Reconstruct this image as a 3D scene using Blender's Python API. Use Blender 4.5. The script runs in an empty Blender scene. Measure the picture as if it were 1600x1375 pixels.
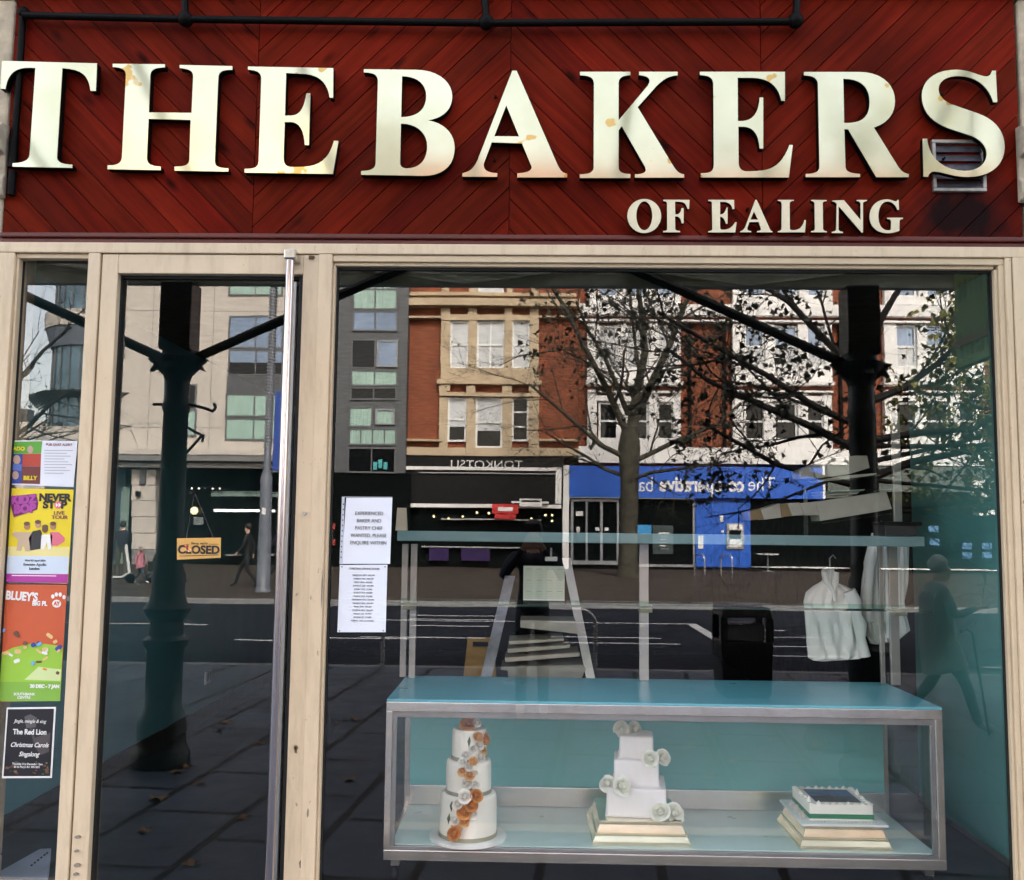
import bpy, bmesh, math, random
from mathutils import Vector, Matrix
from mathutils.geometry import tessellate_polygon
R = random.Random(7)
SC = bpy.context.scene
COL = SC.collection
# ---------------------------------------------------------------- camera
F, D, H = 1481.0, 4.2, 1.69            # focal length in photo pixels, distance to the shopfront, eye height
def _axes():
    y = Vector((30, -137.5, F)).normalized()
    z = Vector((182, 15987, F)); z = (z - y * z.dot(y)).normalized()
    x = y.cross(z)
    if x.x < 0: x = -x
    return x, y, z
AX = _axes()
cam = bpy.data.cameras.new('camera'); cam.sensor_width = 36; cam.lens = F / 1600 * 36
cam.clip_start = 0.03; cam.clip_end = 2000
camo = bpy.data.objects.new('camera', cam); COL.objects.link(camo)
r_ = Vector((AX[0].x, AX[1].x, AX[2].x)); u_ = Vector((AX[0].y, AX[1].y, AX[2].y)); f_ = Vector((AX[0].z, AX[1].z, AX[2].z))
camo.matrix_world = Matrix(((r_.x, u_.x, -f_.x, 0), (r_.y, u_.y, -f_.y, -D), (r_.z, u_.z, -f_.z, H), (0, 0, 0, 1)))
SC.camera = camo
# ---------------------------------------------------------------- sky, sun, exposure
W = bpy.data.worlds.new('World'); SC.world = W; W.use_nodes = True
nt = W.node_tree; sky = nt.nodes.new('ShaderNodeTexSky'); sky.sky_type = 'NISHITA'; sky.sun_disc = False
SUN_EL, SUN_AZ = math.radians(38), math.radians(14)
sky.sun_elevation = SUN_EL; sky.sun_rotation = SUN_AZ; sky.dust_density = 2.5; sky.air_density = 1.0; sky.ozone_density = 1.0
bg = nt.nodes['Background']; bg.inputs['Strength'].default_value = 0.13
hs = nt.nodes.new('ShaderNodeHueSaturation'); hs.inputs['Saturation'].default_value = .55   # thin bright cloud: a greyer sky
wm = nt.nodes.new('ShaderNodeMix'); wm.data_type = 'RGBA'; wm.blend_type = 'MULTIPLY'; wm.inputs[0].default_value = 1; wm.inputs[7].default_value = (1.08, 1.0, .91, 1)
nt.links.new(sky.outputs[0], hs.inputs['Color']); nt.links.new(hs.outputs[0], wm.inputs[6]); nt.links.new(wm.outputs[2], bg.inputs[0])
sl = bpy.data.lights.new('sun', 'SUN'); sl.energy = 2.0; sl.angle = math.radians(12); sl.color = (1, .95, .87)
so = bpy.data.objects.new('sun', sl); COL.objects.link(so)
sd = Vector((math.sin(SUN_AZ) * math.cos(SUN_EL), math.cos(SUN_AZ) * math.cos(SUN_EL), math.sin(SUN_EL)))
so.rotation_euler = (-sd).to_track_quat('-Z', 'Y').to_euler(); so.location = (0, 0, 30)
SC.view_settings.view_transform = 'Standard'; SC.view_settings.look = 'None'; SC.view_settings.gamma = 1
SC.view_settings.exposure = 3.18
SC.cycles.transparent_max_bounces = 24; SC.cycles.max_bounces = 10
# ---------------------------------------------------------------- pixel <-> place
def ray(px, py):
    c = Vector((px - 800, 687.5 - py, F)); return Vector((AX[0].dot(c), AX[1].dot(c), AX[2].dot(c)))
def P(px, py, Y):                       # point of a photo pixel on the upright plane y = Y
    w = ray(px, py); t = (Y + D) / w.y; return w.x * t, H + w.z * t
def G(px, py, z=0.0):                   # ... on the level z
    w = ray(px, py); t = (z - H) / w.z; return w.x * t, -D + w.y * t
def S(px, py, X):                       # ... on the side plane x = X
    w = ray(px, py); t = X / w.x; return -D + w.y * t, H + w.z * t
# ---------------------------------------------------------------- objects
def tag(o, label, cat, group=None, kind=None):
    if label: o['label'] = label
    if cat: o['category'] = cat
    if group: o['group'] = group
    if kind: o['kind'] = kind
    return o
def thing(name, label, cat, loc=(0, 0, 0), group=None):
    o = bpy.data.objects.new(name, None); COL.objects.link(o); o.location = loc; o.empty_display_size = .1
    return tag(o, label, cat, group)
def root(o):
    while o.parent: o = o.parent
    return o
class MB:
    def __init__(s): s.v = []; s.f = []; s.m = []; s.mi = 0
    def add(s, vs, fs):
        b = len(s.v); s.v += [tuple(v) for v in vs]
        for q in fs: s.f.append([b + i for i in q]); s.m.append(s.mi)
        return s
    def box(s, x0, x1, y0, y1, z0, z1):
        x0, x1 = sorted((x0, x1)); y0, y1 = sorted((y0, y1)); z0, z1 = sorted((z0, z1))
        return s.add([(x0,y0,z0),(x1,y0,z0),(x1,y1,z0),(x0,y1,z0),(x0,y0,z1),(x1,y0,z1),(x1,y1,z1),(x0,y1,z1)],
            [(0,3,2,1),(4,5,6,7),(0,1,5,4),(1,2,6,5),(2,3,7,6),(3,0,4,7)])
    def frus(s, c0, s0, c1, s1, rz=0):     # box tapering from rectangle s0 at c0 to s1 at c1
        vs = []
        for c, q in ((c0, s0), (c1, s1)):
            for a, b in ((-1,-1),(1,-1),(1,1),(-1,1)):
                x, y = a * q[0] / 2, b * q[1] / 2
                vs.append((c[0] + x * math.cos(rz) - y * math.sin(rz), c[1] + x * math.sin(rz) + y * math.cos(rz), c[2]))
        return s.add(vs, [(0,3,2,1),(4,5,6,7),(0,1,5,4),(1,2,6,5),(2,3,7,6),(3,0,4,7)])
    def tube(s, pts, rad, n=8, cap=True):
        pts = [Vector(p) for p in pts]; k = len(pts)
        rad = [rad] * k if not isinstance(rad, (list, tuple)) else rad
        vs = []; up = None
        for i, p in enumerate(pts):
            d = (pts[min(i + 1, k - 1)] - pts[max(i - 1, 0)]).normalized()
            if up is None: up = d.orthogonal().normalized()
            up = (up - d * up.dot(d));
            up = up.normalized() if up.length > 1e-6 else d.orthogonal().normalized()
            w = d.cross(up)
            for j in range(n):
                a = 2 * math.pi * j / n; vs.append(p + (up * math.cos(a) + w * math.sin(a)) * rad[i])
        fs = [(i*n+j, i*n+(j+1)%n, (i+1)*n+(j+1)%n, (i+1)*n+j) for i in range(k-1) for j in range(n)]
        if cap: fs += [tuple(reversed(range(n))), tuple((k-1)*n+j for j in range(n))]
        return s.add(vs, fs)
    def lathe(s, prof, c, n=24, cap=True):
        vs = [(c[0] + r * math.cos(2*math.pi*j/n), c[1] + r * math.sin(2*math.pi*j/n), c[2] + z) for r, z in prof for j in range(n)]
        k = len(prof); fs = [(i*n+j, i*n+(j+1)%n, (i+1)*n+(j+1)%n, (i+1)*n+j) for i in range(k-1) for j in range(n)]
        if cap: fs += [tuple(reversed(range(n))), tuple((k-1)*n+j for j in range(n))]
        return s.add(vs, fs)
    def ball(s, c, r, n=12, m=8, sq=(1,1,1)):
        vs = [(c[0]+r*sq[0]*math.sin(math.pi*i/m)*math.cos(2*math.pi*j/n), c[1]+r*sq[1]*math.sin(math.pi*i/m)*math.sin(2*math.pi*j/n), c[2]-r*sq[2]*math.cos(math.pi*i/m)) for i in range(m+1) for j in range(n)]
        return s.add(vs, [(i*n+j, i*n+(j+1)%n, (i+1)*n+(j+1)%n, (i+1)*n+j) for i in range(m) for j in range(n)])
    def prism(s, loops, y0, y1):           # outline(s) in x,z (first the outer one) between y0 (front) and y1
        loops = [[(a, b) for a, b in lp] for lp in loops]; flat = [p for lp in loops for p in lp]; n = len(flat)
        tri = tessellate_polygon([[Vector((a, b, 0)) for a, b in lp] for lp in loops])
        vs = [(a, y0, b) for a, b in flat] + [(a, y1, b) for a, b in flat]; fs = []
        for t in tri:
            a, b, c = (flat[i] for i in t)
            t = t if (b[0]-a[0])*(c[1]-a[1]) - (b[1]-a[1])*(c[0]-a[0]) > 0 else (t[0], t[2], t[1])
            fs += [tuple(t), (t[0]+n, t[2]+n, t[1]+n)]
        o = 0
        for lp in loops:
            k = len(lp)
            fs += [(o+i, o+(i+1)%k, n+o+(i+1)%k, n+o+i) for i in range(k)]; o += k
        return s.add(vs, fs)
    def mark(s, i): s.mi = i; return s
    def build(s, name, mats, parent=None, origin=None, smooth=False, bevel=0, kind=None):
        me = bpy.data.meshes.new(name)
        off = Vector(root(parent).location) if parent else (Vector(origin) if origin is not None else Vector((0, 0, 0)))
        me.from_pydata([Vector(v) - off for v in s.v], [], s.f)
        mats = mats if isinstance(mats, (list, tuple)) else [mats]
        for m in mats: me.materials.append(m)
        me.polygons.foreach_set('material_index', s.m)
        bm = bmesh.new(); bm.from_mesh(me); bmesh.ops.recalc_face_normals(bm, faces=bm.faces); bm.to_mesh(me); bm.free()
        if smooth:
            me.polygons.foreach_set('use_smooth', [True] * len(me.polygons)); me.set_sharp_from_angle(angle=math.radians(42))
        o = bpy.data.objects.new(name, me); COL.objects.link(o)
        if parent: o.parent = parent
        else: o.location = off
        if bevel:
            b = o.modifiers.new('bevel', 'BEVEL'); b.width = bevel; b.segments = 2; b.limit_method = 'ANGLE'; b.harden_normals = False
        if kind: o['kind'] = kind
        return o
# ---------------------------------------------------------------- materials
MATS = {}
def _bsdf(m):
    m.use_nodes = True; return m.node_tree, m.node_tree.nodes['Principled BSDF']
def mat(name, col, rough=.5, metal=0., var=.12, scale=6., bump=0., bscale=60., spec=.5, emit=None, es=0, alpha=1, col2=None, stretch=None, coat=0):
    if name in MATS: return MATS[name]
    m = bpy.data.materials.new(name); t, b = _bsdf(m); N = t.nodes.new; L = t.links.new
    co = N('ShaderNodeTexCoord'); vec = co.outputs['Object']
    if stretch:
        mp = N('ShaderNodeMapping'); mp.inputs['Scale'].default_value = stretch; L(vec, mp.inputs[0]); vec = mp.outputs[0]
    no = N('ShaderNodeTexNoise'); no.inputs['Scale'].default_value = scale; no.inputs['Detail'].default_value = 6; no.inputs['Roughness'].default_value = .6; L(vec, no.inputs['Vector'])
    rp = N('ShaderNodeValToRGB'); rp.color_ramp.elements[0].position = .3; rp.color_ramp.elements[1].position = .7
    c2 = col2 or tuple(min(1, c * (1 + var)) for c in col)
    rp.color_ramp.elements[0].color = (*[c * (1 - var) for c in col], 1); rp.color_ramp.elements[1].color = (*c2, 1)
    L(no.outputs[0], rp.inputs[0]); L(rp.outputs[0], b.inputs['Base Color'])
    rm = N('ShaderNodeMapRange'); rm.inputs[1].default_value = .3; rm.inputs[2].default_value = .7; rm.inputs[3].default_value = rough * (1 if metal else .9); rm.inputs[4].default_value = min(1, rough * (1 if metal else 1.12))
    n3 = N('ShaderNodeTexNoise'); n3.inputs['Scale'].default_value = scale * 1.7; n3.inputs['Detail'].default_value = 8; L(vec, n3.inputs['Vector']); L(n3.outputs[0], rm.inputs[0]); L(rm.outputs[0], b.inputs['Roughness'])
    b.inputs['Metallic'].default_value = metal; b.inputs['Specular IOR Level'].default_value = spec
    b.inputs['Coat Weight'].default_value = coat; b.inputs['Coat Roughness'].default_value = .08
    if alpha < 1: b.inputs['Alpha'].default_value = alpha
    if bump:
        n2 = N('ShaderNodeTexNoise'); n2.inputs['Scale'].default_value = bscale; n2.inputs['Detail'].default_value = 5; L(vec, n2.inputs['Vector'])
        bp = N('ShaderNodeBump'); bp.inputs['Strength'].default_value = bump; bp.inputs['Distance'].default_value = .004; L(n2.outputs[0], bp.inputs['Height']); L(bp.outputs[0], b.inputs['Normal'])
    if emit:
        b.inputs['Emission Color'].default_value = (*emit, 1); b.inputs['Emission Strength'].default_value = es
    MATS[name] = m; return m
def glassmat(name, trans, refl, tint=(1, 1, 1)):
    if name in MATS: return MATS[name]
    m = bpy.data.materials.new(name); m.use_nodes = True; t = m.node_tree; t.nodes.clear(); N = t.nodes.new; L = t.links.new
    o = N('ShaderNodeOutputMaterial'); tr = N('ShaderNodeBsdfTransparent'); tr.inputs[0].default_value = (*[trans * c for c in tint], 1)
    if refl:
        gl = N('ShaderNodeBsdfGlossy'); gl.inputs['Color'].default_value = (refl, refl, refl, 1); gl.inputs['Roughness'].default_value = 0
        ng = N('ShaderNodeNewGeometry'); nz = N('ShaderNodeTexNoise'); nz.inputs['Scale'].default_value = 1.3; nz.inputs['Detail'].default_value = 2; L(ng.outputs['Position'], nz.inputs['Vector'])
        bu = N('ShaderNodeBump'); bu.inputs['Strength'].default_value = .5; bu.inputs['Distance'].default_value = .0005; L(nz.outputs[0], bu.inputs['Height']); L(bu.outputs[0], gl.inputs['Normal'])   # slightly wavy panes
        a = N('ShaderNodeAddShader'); L(tr.outputs[0], a.inputs[0]); L(gl.outputs[0], a.inputs[1]); L(a.outputs[0], o.inputs[0])
    else: L(tr.outputs[0], o.inputs[0])
    MATS[name] = m; return m
def brickmat(name, c1, c2, mortar, sx=1.0, w=.225, h=.075, ms=.012, rough=.85, bumpy=.3):
    if name in MATS: return MATS[name]
    m = bpy.data.materials.new(name); t, b = _bsdf(m); N = t.nodes.new; L = t.links.new
    co = N('ShaderNodeTexCoord'); sp = N('ShaderNodeSeparateXYZ'); L(co.outputs['Object'], sp.inputs[0])
    ad = N('ShaderNodeMath'); L(sp.outputs[0], ad.inputs[0]); L(sp.outputs[1], ad.inputs[1])
    cb = N('ShaderNodeCombineXYZ'); L(ad.outputs[0], cb.inputs[0]); L(sp.outputs[2], cb.inputs[1])
    br = N('ShaderNodeTexBrick'); br.inputs['Scale'].default_value = 1; br.inputs['Brick Width'].default_value = w; br.inputs['Row Height'].default_value = h; br.inputs['Mortar Size'].default_value = ms
    br.inputs['Color1'].default_value = (*c1, 1); br.inputs['Color2'].default_value = (*c2, 1); br.inputs['Mortar'].default_value = (*mortar, 1); L(cb.outputs[0], br.inputs['Vector'])
    no = N('ShaderNodeTexNoise'); no.inputs['Scale'].default_value = 1.3; no.inputs['Detail'].default_value = 8; L(co.outputs['Object'], no.inputs['Vector'])
    mr = N('ShaderNodeMapRange'); mr.inputs[1].default_value = .3; mr.inputs[2].default_value = .7; mr.inputs[3].default_value = .65; mr.inputs[4].default_value = 1.2; L(no.outputs[0], mr.inputs[0])
    mx = N('ShaderNodeMix'); mx.data_type = 'RGBA'; mx.blend_type = 'MULTIPLY'; mx.inputs[0].default_value = 1; L(br.outputs[0], mx.inputs[6]); L(mr.outputs[0], mx.inputs[7])
    L(mx.outputs[2], b.inputs['Base Color']); b.inputs['Roughness'].default_value = rough
    bp = N('ShaderNodeBump'); bp.inputs['Strength'].default_value = bumpy; bp.inputs['Distance'].default_value = .01; bp.invert = True; L(br.outputs['Fac'], bp.inputs['Height']); L(bp.outputs[0], b.inputs['Normal'])
    MATS[name] = m; return m
def woodmat():
    m = bpy.data.materials.new('red_stained_wood'); t, b = _bsdf(m); N = t.nodes.new; L = t.links.new
    uv = N('ShaderNodeUVMap'); uv.uv_map = 'UVMap'
    at = N('ShaderNodeVertexColor'); at.layer_name = 'board'
    mp = N('ShaderNodeMapping'); mp.inputs['Scale'].default_value = (2.2, 34, 1); L(uv.outputs[0], mp.inputs[0])
    g = N('ShaderNodeTexNoise'); g.inputs['Scale'].default_value = 1; g.inputs['Detail'].default_value = 7; g.inputs['Distortion'].default_value = .6; L(mp.outputs[0], g.inputs['Vector'])
    r1 = N('ShaderNodeValToRGB'); e = r1.color_ramp.elements; e[0].position = .3; e[1].position = .72; e[0].color = (.100, .0072, .0025, 1); e[1].color = (.180, .0135, .0045, 1); L(g.outputs[0], r1.inputs[0])
    # big uneven staining
    co = N('ShaderNodeTexCoord'); n2 = N('ShaderNodeTexNoise'); n2.inputs['Scale'].default_value = 1.6; n2.inputs['Detail'].default_value = 4; L(co.outputs['Object'], n2.inputs['Vector'])
    mr = N('ShaderNodeMapRange'); mr.inputs[1].default_value = .3; mr.inputs[2].default_value = .7; mr.inputs[3].default_value = .55; mr.inputs[4].default_value = 1.25; L(n2.outputs[0], mr.inputs[0])
    m1 = N('ShaderNodeMix'); m1.data_type = 'RGBA'; m1.blend_type = 'MULTIPLY'; m1.inputs[0].default_value = 1; L(r1.outputs[0], m1.inputs[6]); L(mr.outputs[0], m1.inputs[7])
    m2 = N('ShaderNodeMix'); m2.data_type = 'RGBA'; m2.blend_type = 'MULTIPLY'; m2.inputs[0].default_value = 1; L(m1.outputs[2], m2.inputs[6]); L(at.outputs[0], m2.inputs[7])
    # knots
    mk = N('ShaderNodeMapping'); mk.inputs['Scale'].default_value = (3.2, 7.5, 1); L(uv.outputs[0], mk.inputs[0])
    vo = N('ShaderNodeTexVoronoi'); vo.inputs['Scale'].default_value = 1; L(mk.outputs[0], vo.inputs['Vector'])
    kr = N('ShaderNodeMapRange'); kr.inputs[1].default_value = .05; kr.inputs[2].default_value = .19; kr.inputs[3].default_value = .18; kr.inputs[4].default_value = 1; L(vo.outputs[0], kr.inputs[0])
    m3 = N('ShaderNodeMix'); m3.data_type = 'RGBA'; m3.blend_type = 'MULTIPLY'; m3.inputs[0].default_value = 1; L(m2.outputs[2], m3.inputs[6]); L(kr.outputs[0], m3.inputs[7])
    # soot below the vent
    sx, sz = P(1505, 338, -.02)
    ge = N('ShaderNodeNewGeometry'); vs = N('ShaderNodeVectorMath'); vs.operation = 'SUBTRACT'; vs.inputs[1].default_value = (sx, 0, sz); L(ge.outputs['Position'], vs.inputs[0])
    vm = N('ShaderNodeVectorMath'); vm.operation = 'MULTIPLY'; vm.inputs[1].default_value = (3.2, 0, 4.0); L(vs.outputs[0], vm.inputs[0])
    ln = N('ShaderNodeVectorMath'); ln.operation = 'LENGTH'; L(vm.outputs[0], ln.inputs[0])
    n4 = N('ShaderNodeTexNoise'); n4.inputs['Scale'].default_value = 9; n4.inputs['Detail'].default_value = 6; L(co.outputs['Object'], n4.inputs['Vector'])
    ma = N('ShaderNodeMath'); ma.operation = 'MULTIPLY_ADD'; ma.inputs[1].default_value = .9; L(n4.outputs[0], ma.inputs[0]); L(ln.outputs['Value'], ma.inputs[2])
    sr = N('ShaderNodeMapRange'); sr.inputs[1].default_value = .72; sr.inputs[2].default_value = 1.45; sr.inputs[3].default_value = .93; sr.inputs[4].default_value = 0; L(ma.outputs[0], sr.inputs[0])
    m4 = N('ShaderNodeMix'); m4.data_type = 'RGBA'; m4.inputs[7].default_value = (.004, .004, .005, 1); L(sr.outputs[0], m4.inputs[0]); L(m3.outputs[2], m4.inputs[6])
    L(m4.outputs[2], b.inputs['Base Color']); b.inputs['Roughness'].default_value = .6; b.inputs['Specular IOR Level'].default_value = .04
    bp = N('ShaderNodeBump'); bp.inputs['Strength'].default_value = .25; bp.inputs['Distance'].default_value = .003; L(g.outputs[0], bp.inputs['Height']); L(bp.outputs[0], b.inputs['Normal'])
    return m
def goldmat():
    m = bpy.data.materials.new('pale_gold_laminate'); t, b = _bsdf(m); N = t.nodes.new; L = t.links.new
    co = N('ShaderNodeNewGeometry'); n = N('ShaderNodeTexNoise'); n.inputs['Scale'].default_value = 3.2; n.inputs['Detail'].default_value = 4; L(co.outputs['Position'], n.inputs['Vector'])
    r = N('ShaderNodeValToRGB'); e = r.color_ramp.elements; e[0].position = .35; e[1].position = .65; e[0].color = (.42, .41, .26, 1); e[1].color = (.50, .49, .345, 1); L(n.outputs[0], r.inputs[0])
    mp = N('ShaderNodeMapping'); mp.inputs['Location'].default_value = (3.1, 0, 1.7); L(co.outputs['Position'], mp.inputs[0])
    n2 = N('ShaderNodeTexNoise'); n2.inputs['Scale'].default_value = 5.5; n2.inputs['Detail'].default_value = 3; L(mp.outputs[0], n2.inputs['Vector'])
    r2 = N('ShaderNodeMapRange'); r2.inputs[1].default_value = .672; r2.inputs[2].default_value = .685; L(n2.outputs[0], r2.inputs[0])
    mx = N('ShaderNodeMix'); mx.data_type = 'RGBA'; mx.inputs[7].default_value = (.40, .24, .05, 1); L(r2.outputs[0], mx.inputs[0]); L(r.outputs[0], mx.inputs[6])
    L(mx.outputs[2], b.inputs['Base Color']); b.inputs['Roughness'].default_value = .10; b.inputs['Metallic'].default_value = .5; b.inputs['Specular IOR Level'].default_value = .6; b.inputs['Coat Weight'].default_value = .3; b.inputs['Coat Roughness'].default_value = .03
    return m
M_wood, M_gold = woodmat(), goldmat()
def wornpaint():
    m = mat('cream_paint', (.665, .53, .37), .42, var=.06, scale=3, bump=.10, bscale=18); t = m.node_tree; b = t.nodes['Principled BSDF']; N = t.nodes.new; L = t.links.new
    src = b.inputs['Base Color'].links[0].from_socket; co = N('ShaderNodeNewGeometry')
    def layer(scale, st, lo, hi, amt, col, src):
        mp = N('ShaderNodeMapping'); mp.inputs['Scale'].default_value = st; L(co.outputs['Position'], mp.inputs[0]); n = N('ShaderNodeTexNoise'); n.inputs['Scale'].default_value = scale; n.inputs['Detail'].default_value = 9; n.inputs['Roughness'].default_value = .7; L(mp.outputs[0], n.inputs['Vector'])
        r = N('ShaderNodeMapRange'); r.inputs[1].default_value = lo; r.inputs[2].default_value = hi; r.inputs[4].default_value = amt; L(n.outputs[0], r.inputs[0])
        mx = N('ShaderNodeMix'); mx.data_type = 'RGBA'; mx.inputs[7].default_value = (*col, 1); L(r.outputs[0], mx.inputs[0]); L(src, mx.inputs[6]); return mx.outputs[2]
    s_ = layer(5, (3, 3, .5), .48, .74, .5, (.36, .26, .16), src); s_ = layer(38, (1, 1, .45), .645, .69, .8, (.20, .15, .10), s_); L(s_, b.inputs['Base Color']); return m
M_cream = wornpaint(); M_smallt = mat('cream_letter_lacquer', (.74, .66, .47), .25, var=.1, scale=9)
M_creamd = mat('cream_bead_paint', (.63, .50, .345), .5, var=.06)
M_black = mat('black_iron', (.003, .003, .0033), .5, var=.3, spec=.08)
M_gasket = mat('black_rubber', (.008, .008, .008), .7)
M_steel = mat('brushed_steel', (.74, .72, .70), .27, .85, var=.1, scale=4, stretch=(1, 1, .1))
M_alu = mat('grey_aluminium', (.36, .37, .38), .4, .8, var=.1)
M_stone = mat('weathered_stone', (.42, .36, .27), .85, var=.3, scale=9, bump=.5, bscale=40)
M_glassF = glassmat('shop_window_glass', .9, .105, (1, .99, .98)); M_glassB = glassmat('shop_window_glass_rear', 1.0, 0)
M_glass2 = glassmat('case_glass', .94, .07, (.99, 1, 1))
M_edge = mat('green_glass_edge', (.01, .035, .03), .2)
M_teal = mat('turquoise_panel', (.17, .47, .48), .35, var=.06, scale=2, spec=.4)
M_tealtop = mat('turquoise_counter_top', (.14, .47, .57), .3, var=.08, scale=2)
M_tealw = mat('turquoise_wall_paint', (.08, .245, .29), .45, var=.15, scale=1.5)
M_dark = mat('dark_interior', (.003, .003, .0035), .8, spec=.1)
M_white = mat('white_paint', (.74, .75, .74), .5, var=.06)
M_paper = mat('white_paper', (.76, .80, .90), .7, var=.02)
M_ink = mat('black_ink', (.02, .02, .025), .6)
M_inkg = mat('grey_ink', (.28, .29, .33), .6)
# ---------------------------------------------------------------- lettering
def text(name, s, x, y, z, h, m, parent, bold=0.0, ex=.001, back=False, align='CENTER', squeeze=1., shear=0., tilt=0.):
    cu = bpy.data.curves.new(name, 'FONT'); cu.body = s; cu.size = h / .72; cu.align_x = align; cu.align_y = 'CENTER'
    cu.extrude = ex; cu.offset = bold * h; cu.resolution_u = 4; cu.shear = shear
    o = bpy.data.objects.new(name, cu); COL.objects.link(o)
    bpy.context.view_layer.update()
    me = bpy.data.meshes.new_from_object(o.evaluated_get(bpy.context.evaluated_depsgraph_get()))
    bpy.data.objects.remove(o); bpy.data.curves.remove(cu)
    off = Vector(root(parent).location) if parent else Vector((0, 0, 0))
    mm = Matrix.Translation(Vector((x, y, z)) - off) @ Matrix.Rotation(math.pi if back else 0, 4, 'Z') @ Matrix.Rotation(math.pi / 2, 4, 'X') @ Matrix.Rotation(tilt, 4, 'Z') @ Matrix.Diagonal((squeeze, 1, 1, 1))
    me.transform(mm); me.materials.clear(); me.materials.append(m)
    ob = bpy.data.objects.new(name, me); COL.objects.link(ob)
    if parent: ob.parent = parent
    return ob
def ptext(name, s, px, py, hp, Y, m, parent, **k):          # centred on a photo pixel, hp pixels tall
    x, z = P(px, py, Y); return text(name, s, x, Y, z, hp * (Y + D) / F, m, parent, **k)
def flat(path, n=9):                                         # 'M x y L x y C ...' -> loops of points
    out = []; cur = []; t = path.replace(',', ' ').split(); i = 0; cmd = None
    while i < len(t):
        if t[i].isalpha():
            cmd = t[i]; i += 1
            if cmd == 'Z': out.append(cur); cur = []
            continue
        if cmd in 'ML': cur.append((float(t[i]), float(t[i+1]))); i += 2
        else:
            a = cur[-1]; b, c, d = [(float(t[i+k]), float(t[i+k+1])) for k in (0, 2, 4)]; i += 6
            for q in range(1, n + 1):
                u = q / n; w = 1 - u
                cur.append(tuple(w**3*a[k] + 3*w*w*u*b[k] + 3*w*u*u*c[k] + u**3*d[k] for k in (0, 1)))
    return out
def oval(cx, cy, rx, ry, n=28): return [(cx + rx * math.cos(2*math.pi*i/n), cy + ry * math.sin(2*math.pi*i/n)) for i in range(n)]
# ================================================================ THE SHOPFRONT
XL, XR = -2.43, 2.185                   # fascia edges
ZF0, ZF1 = 2.985, 4.127
def clip(poly, a, b, c):                # keep a*x + b*z <= c
    out = []
    for i in range(len(poly)):
        p, q = poly[i], poly[(i + 1) % len(poly)]; dp, dq = a*p[0]+b*p[1]-c, a*q[0]+b*q[1]-c
        if dp <= 0: out.append(p)
        if dp * dq < 0: t = dp / (dp - dq); out.append((p[0]+(q[0]-p[0])*t, p[1]+(q[1]-p[1])*t))
    return out
fascia = thing('fascia_board', 'dark red boarded shop fascia laid in a chevron pattern above the window', 'fascia', ((XL+XR)/2, 0, ZF0))
def boards():
    seams = [XL, P(400, 200, -.02)[0], P(797, 200, -.02)[0], P(1190, 200, -.02)[0], XR]; w = .0985; s2 = math.sqrt(.5)
    me = bpy.data.meshes.new('boards'); bm = bmesh.new(); uvl = bm.loops.layers.uv.new('UVMap'); cl = bm.loops.layers.color.new('board')
    off = Vector(fascia.location)
    for k in range(4):
        s = (-1, 1, -1, 1)[k]; xa, xb = seams[k] + .0015, seams[k+1] - .0015
        for q in range(-40, 60):
            lo, hi = q * w, (q + 1) * w
            poly = [(xa, ZF0), (xb, ZF0), (xb, ZF1), (xa, ZF1)]
            A, B = -s * s2, s2          # coordinate across the boards: (z - s x)/sqrt2
            fronts = []
            for ins in (.0008, .0018):
                pp = clip(clip(poly, A, B, hi - ins), -A, -B, -(lo + ins)); fronts.append(pp)
            if len(fronts[0]) < 3 or len(fronts[1]) < 3: continue
            c = R.uniform(.86, 1.1); tint = (c * R.uniform(.95, 1.05), c * R.uniform(.9, 1.1), c * R.uniform(.9, 1.1), 1); o1, o2 = R.uniform(0, 90), R.uniform(0, 90); dy = R.uniform(-.0012, .0012)
            yf = -.022 + dy
            fc = fronts[1]; vb = [bm.verts.new(Vector((x, yf, z)) - off) for x, z in fc]
            faces = [bm.faces.new(vb)]
            # side walls straight back, inset 5 mm: a dark groove between boards
            n = len(fc); vk = [bm.verts.new(Vector((x, -.002, z)) - off) for x, z in fc]
            for i in range(n): faces.append(bm.faces.new((vb[i], vb[(i+1) % n], vk[(i+1) % n], vk[i])))
            for f in faces:
                for l in f.loops:
                    v = l.vert.co + off; u1, v1 = (v.x + s * v.z) * s2, (v.z - s * v.x) * s2
                    l[uvl].uv = (u1 + o1, v1 + o2); l[cl] = tint
    bmesh.ops.recalc_face_normals(bm, faces=bm.faces); bm.to_mesh(me); bm.free(); me.materials.append(M_wood)
    o = bpy.data.objects.new('boards', me); COL.objects.link(o); o.parent = fascia
    b = o.modifiers.new('bevel', 'BEVEL'); b.width = .0022; b.segments = 2; b.limit_method = 'ANGLE'
boards()
M_groove = mat('dark_red_groove', (.02, .004, .003), .8)
MB().box(XL, XR, .0, .05, ZF0 - .03, ZF1 + .02).build('backing', M_groove, fascia)
M_trim = mat('dark_red_moulding', (.095, .012, .008), .4, var=.25, scale=5, stretch=(.4, 1, 6))
MB().box(XL, XR + .03, -.045, .0, ZF0 - .004, ZF0 + .018).box(XL, XR + .03, -.032, -.001, ZF0 - .03, ZF0 - .0045).build('moulding', M_trim, fascia, bevel=.005)

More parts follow.
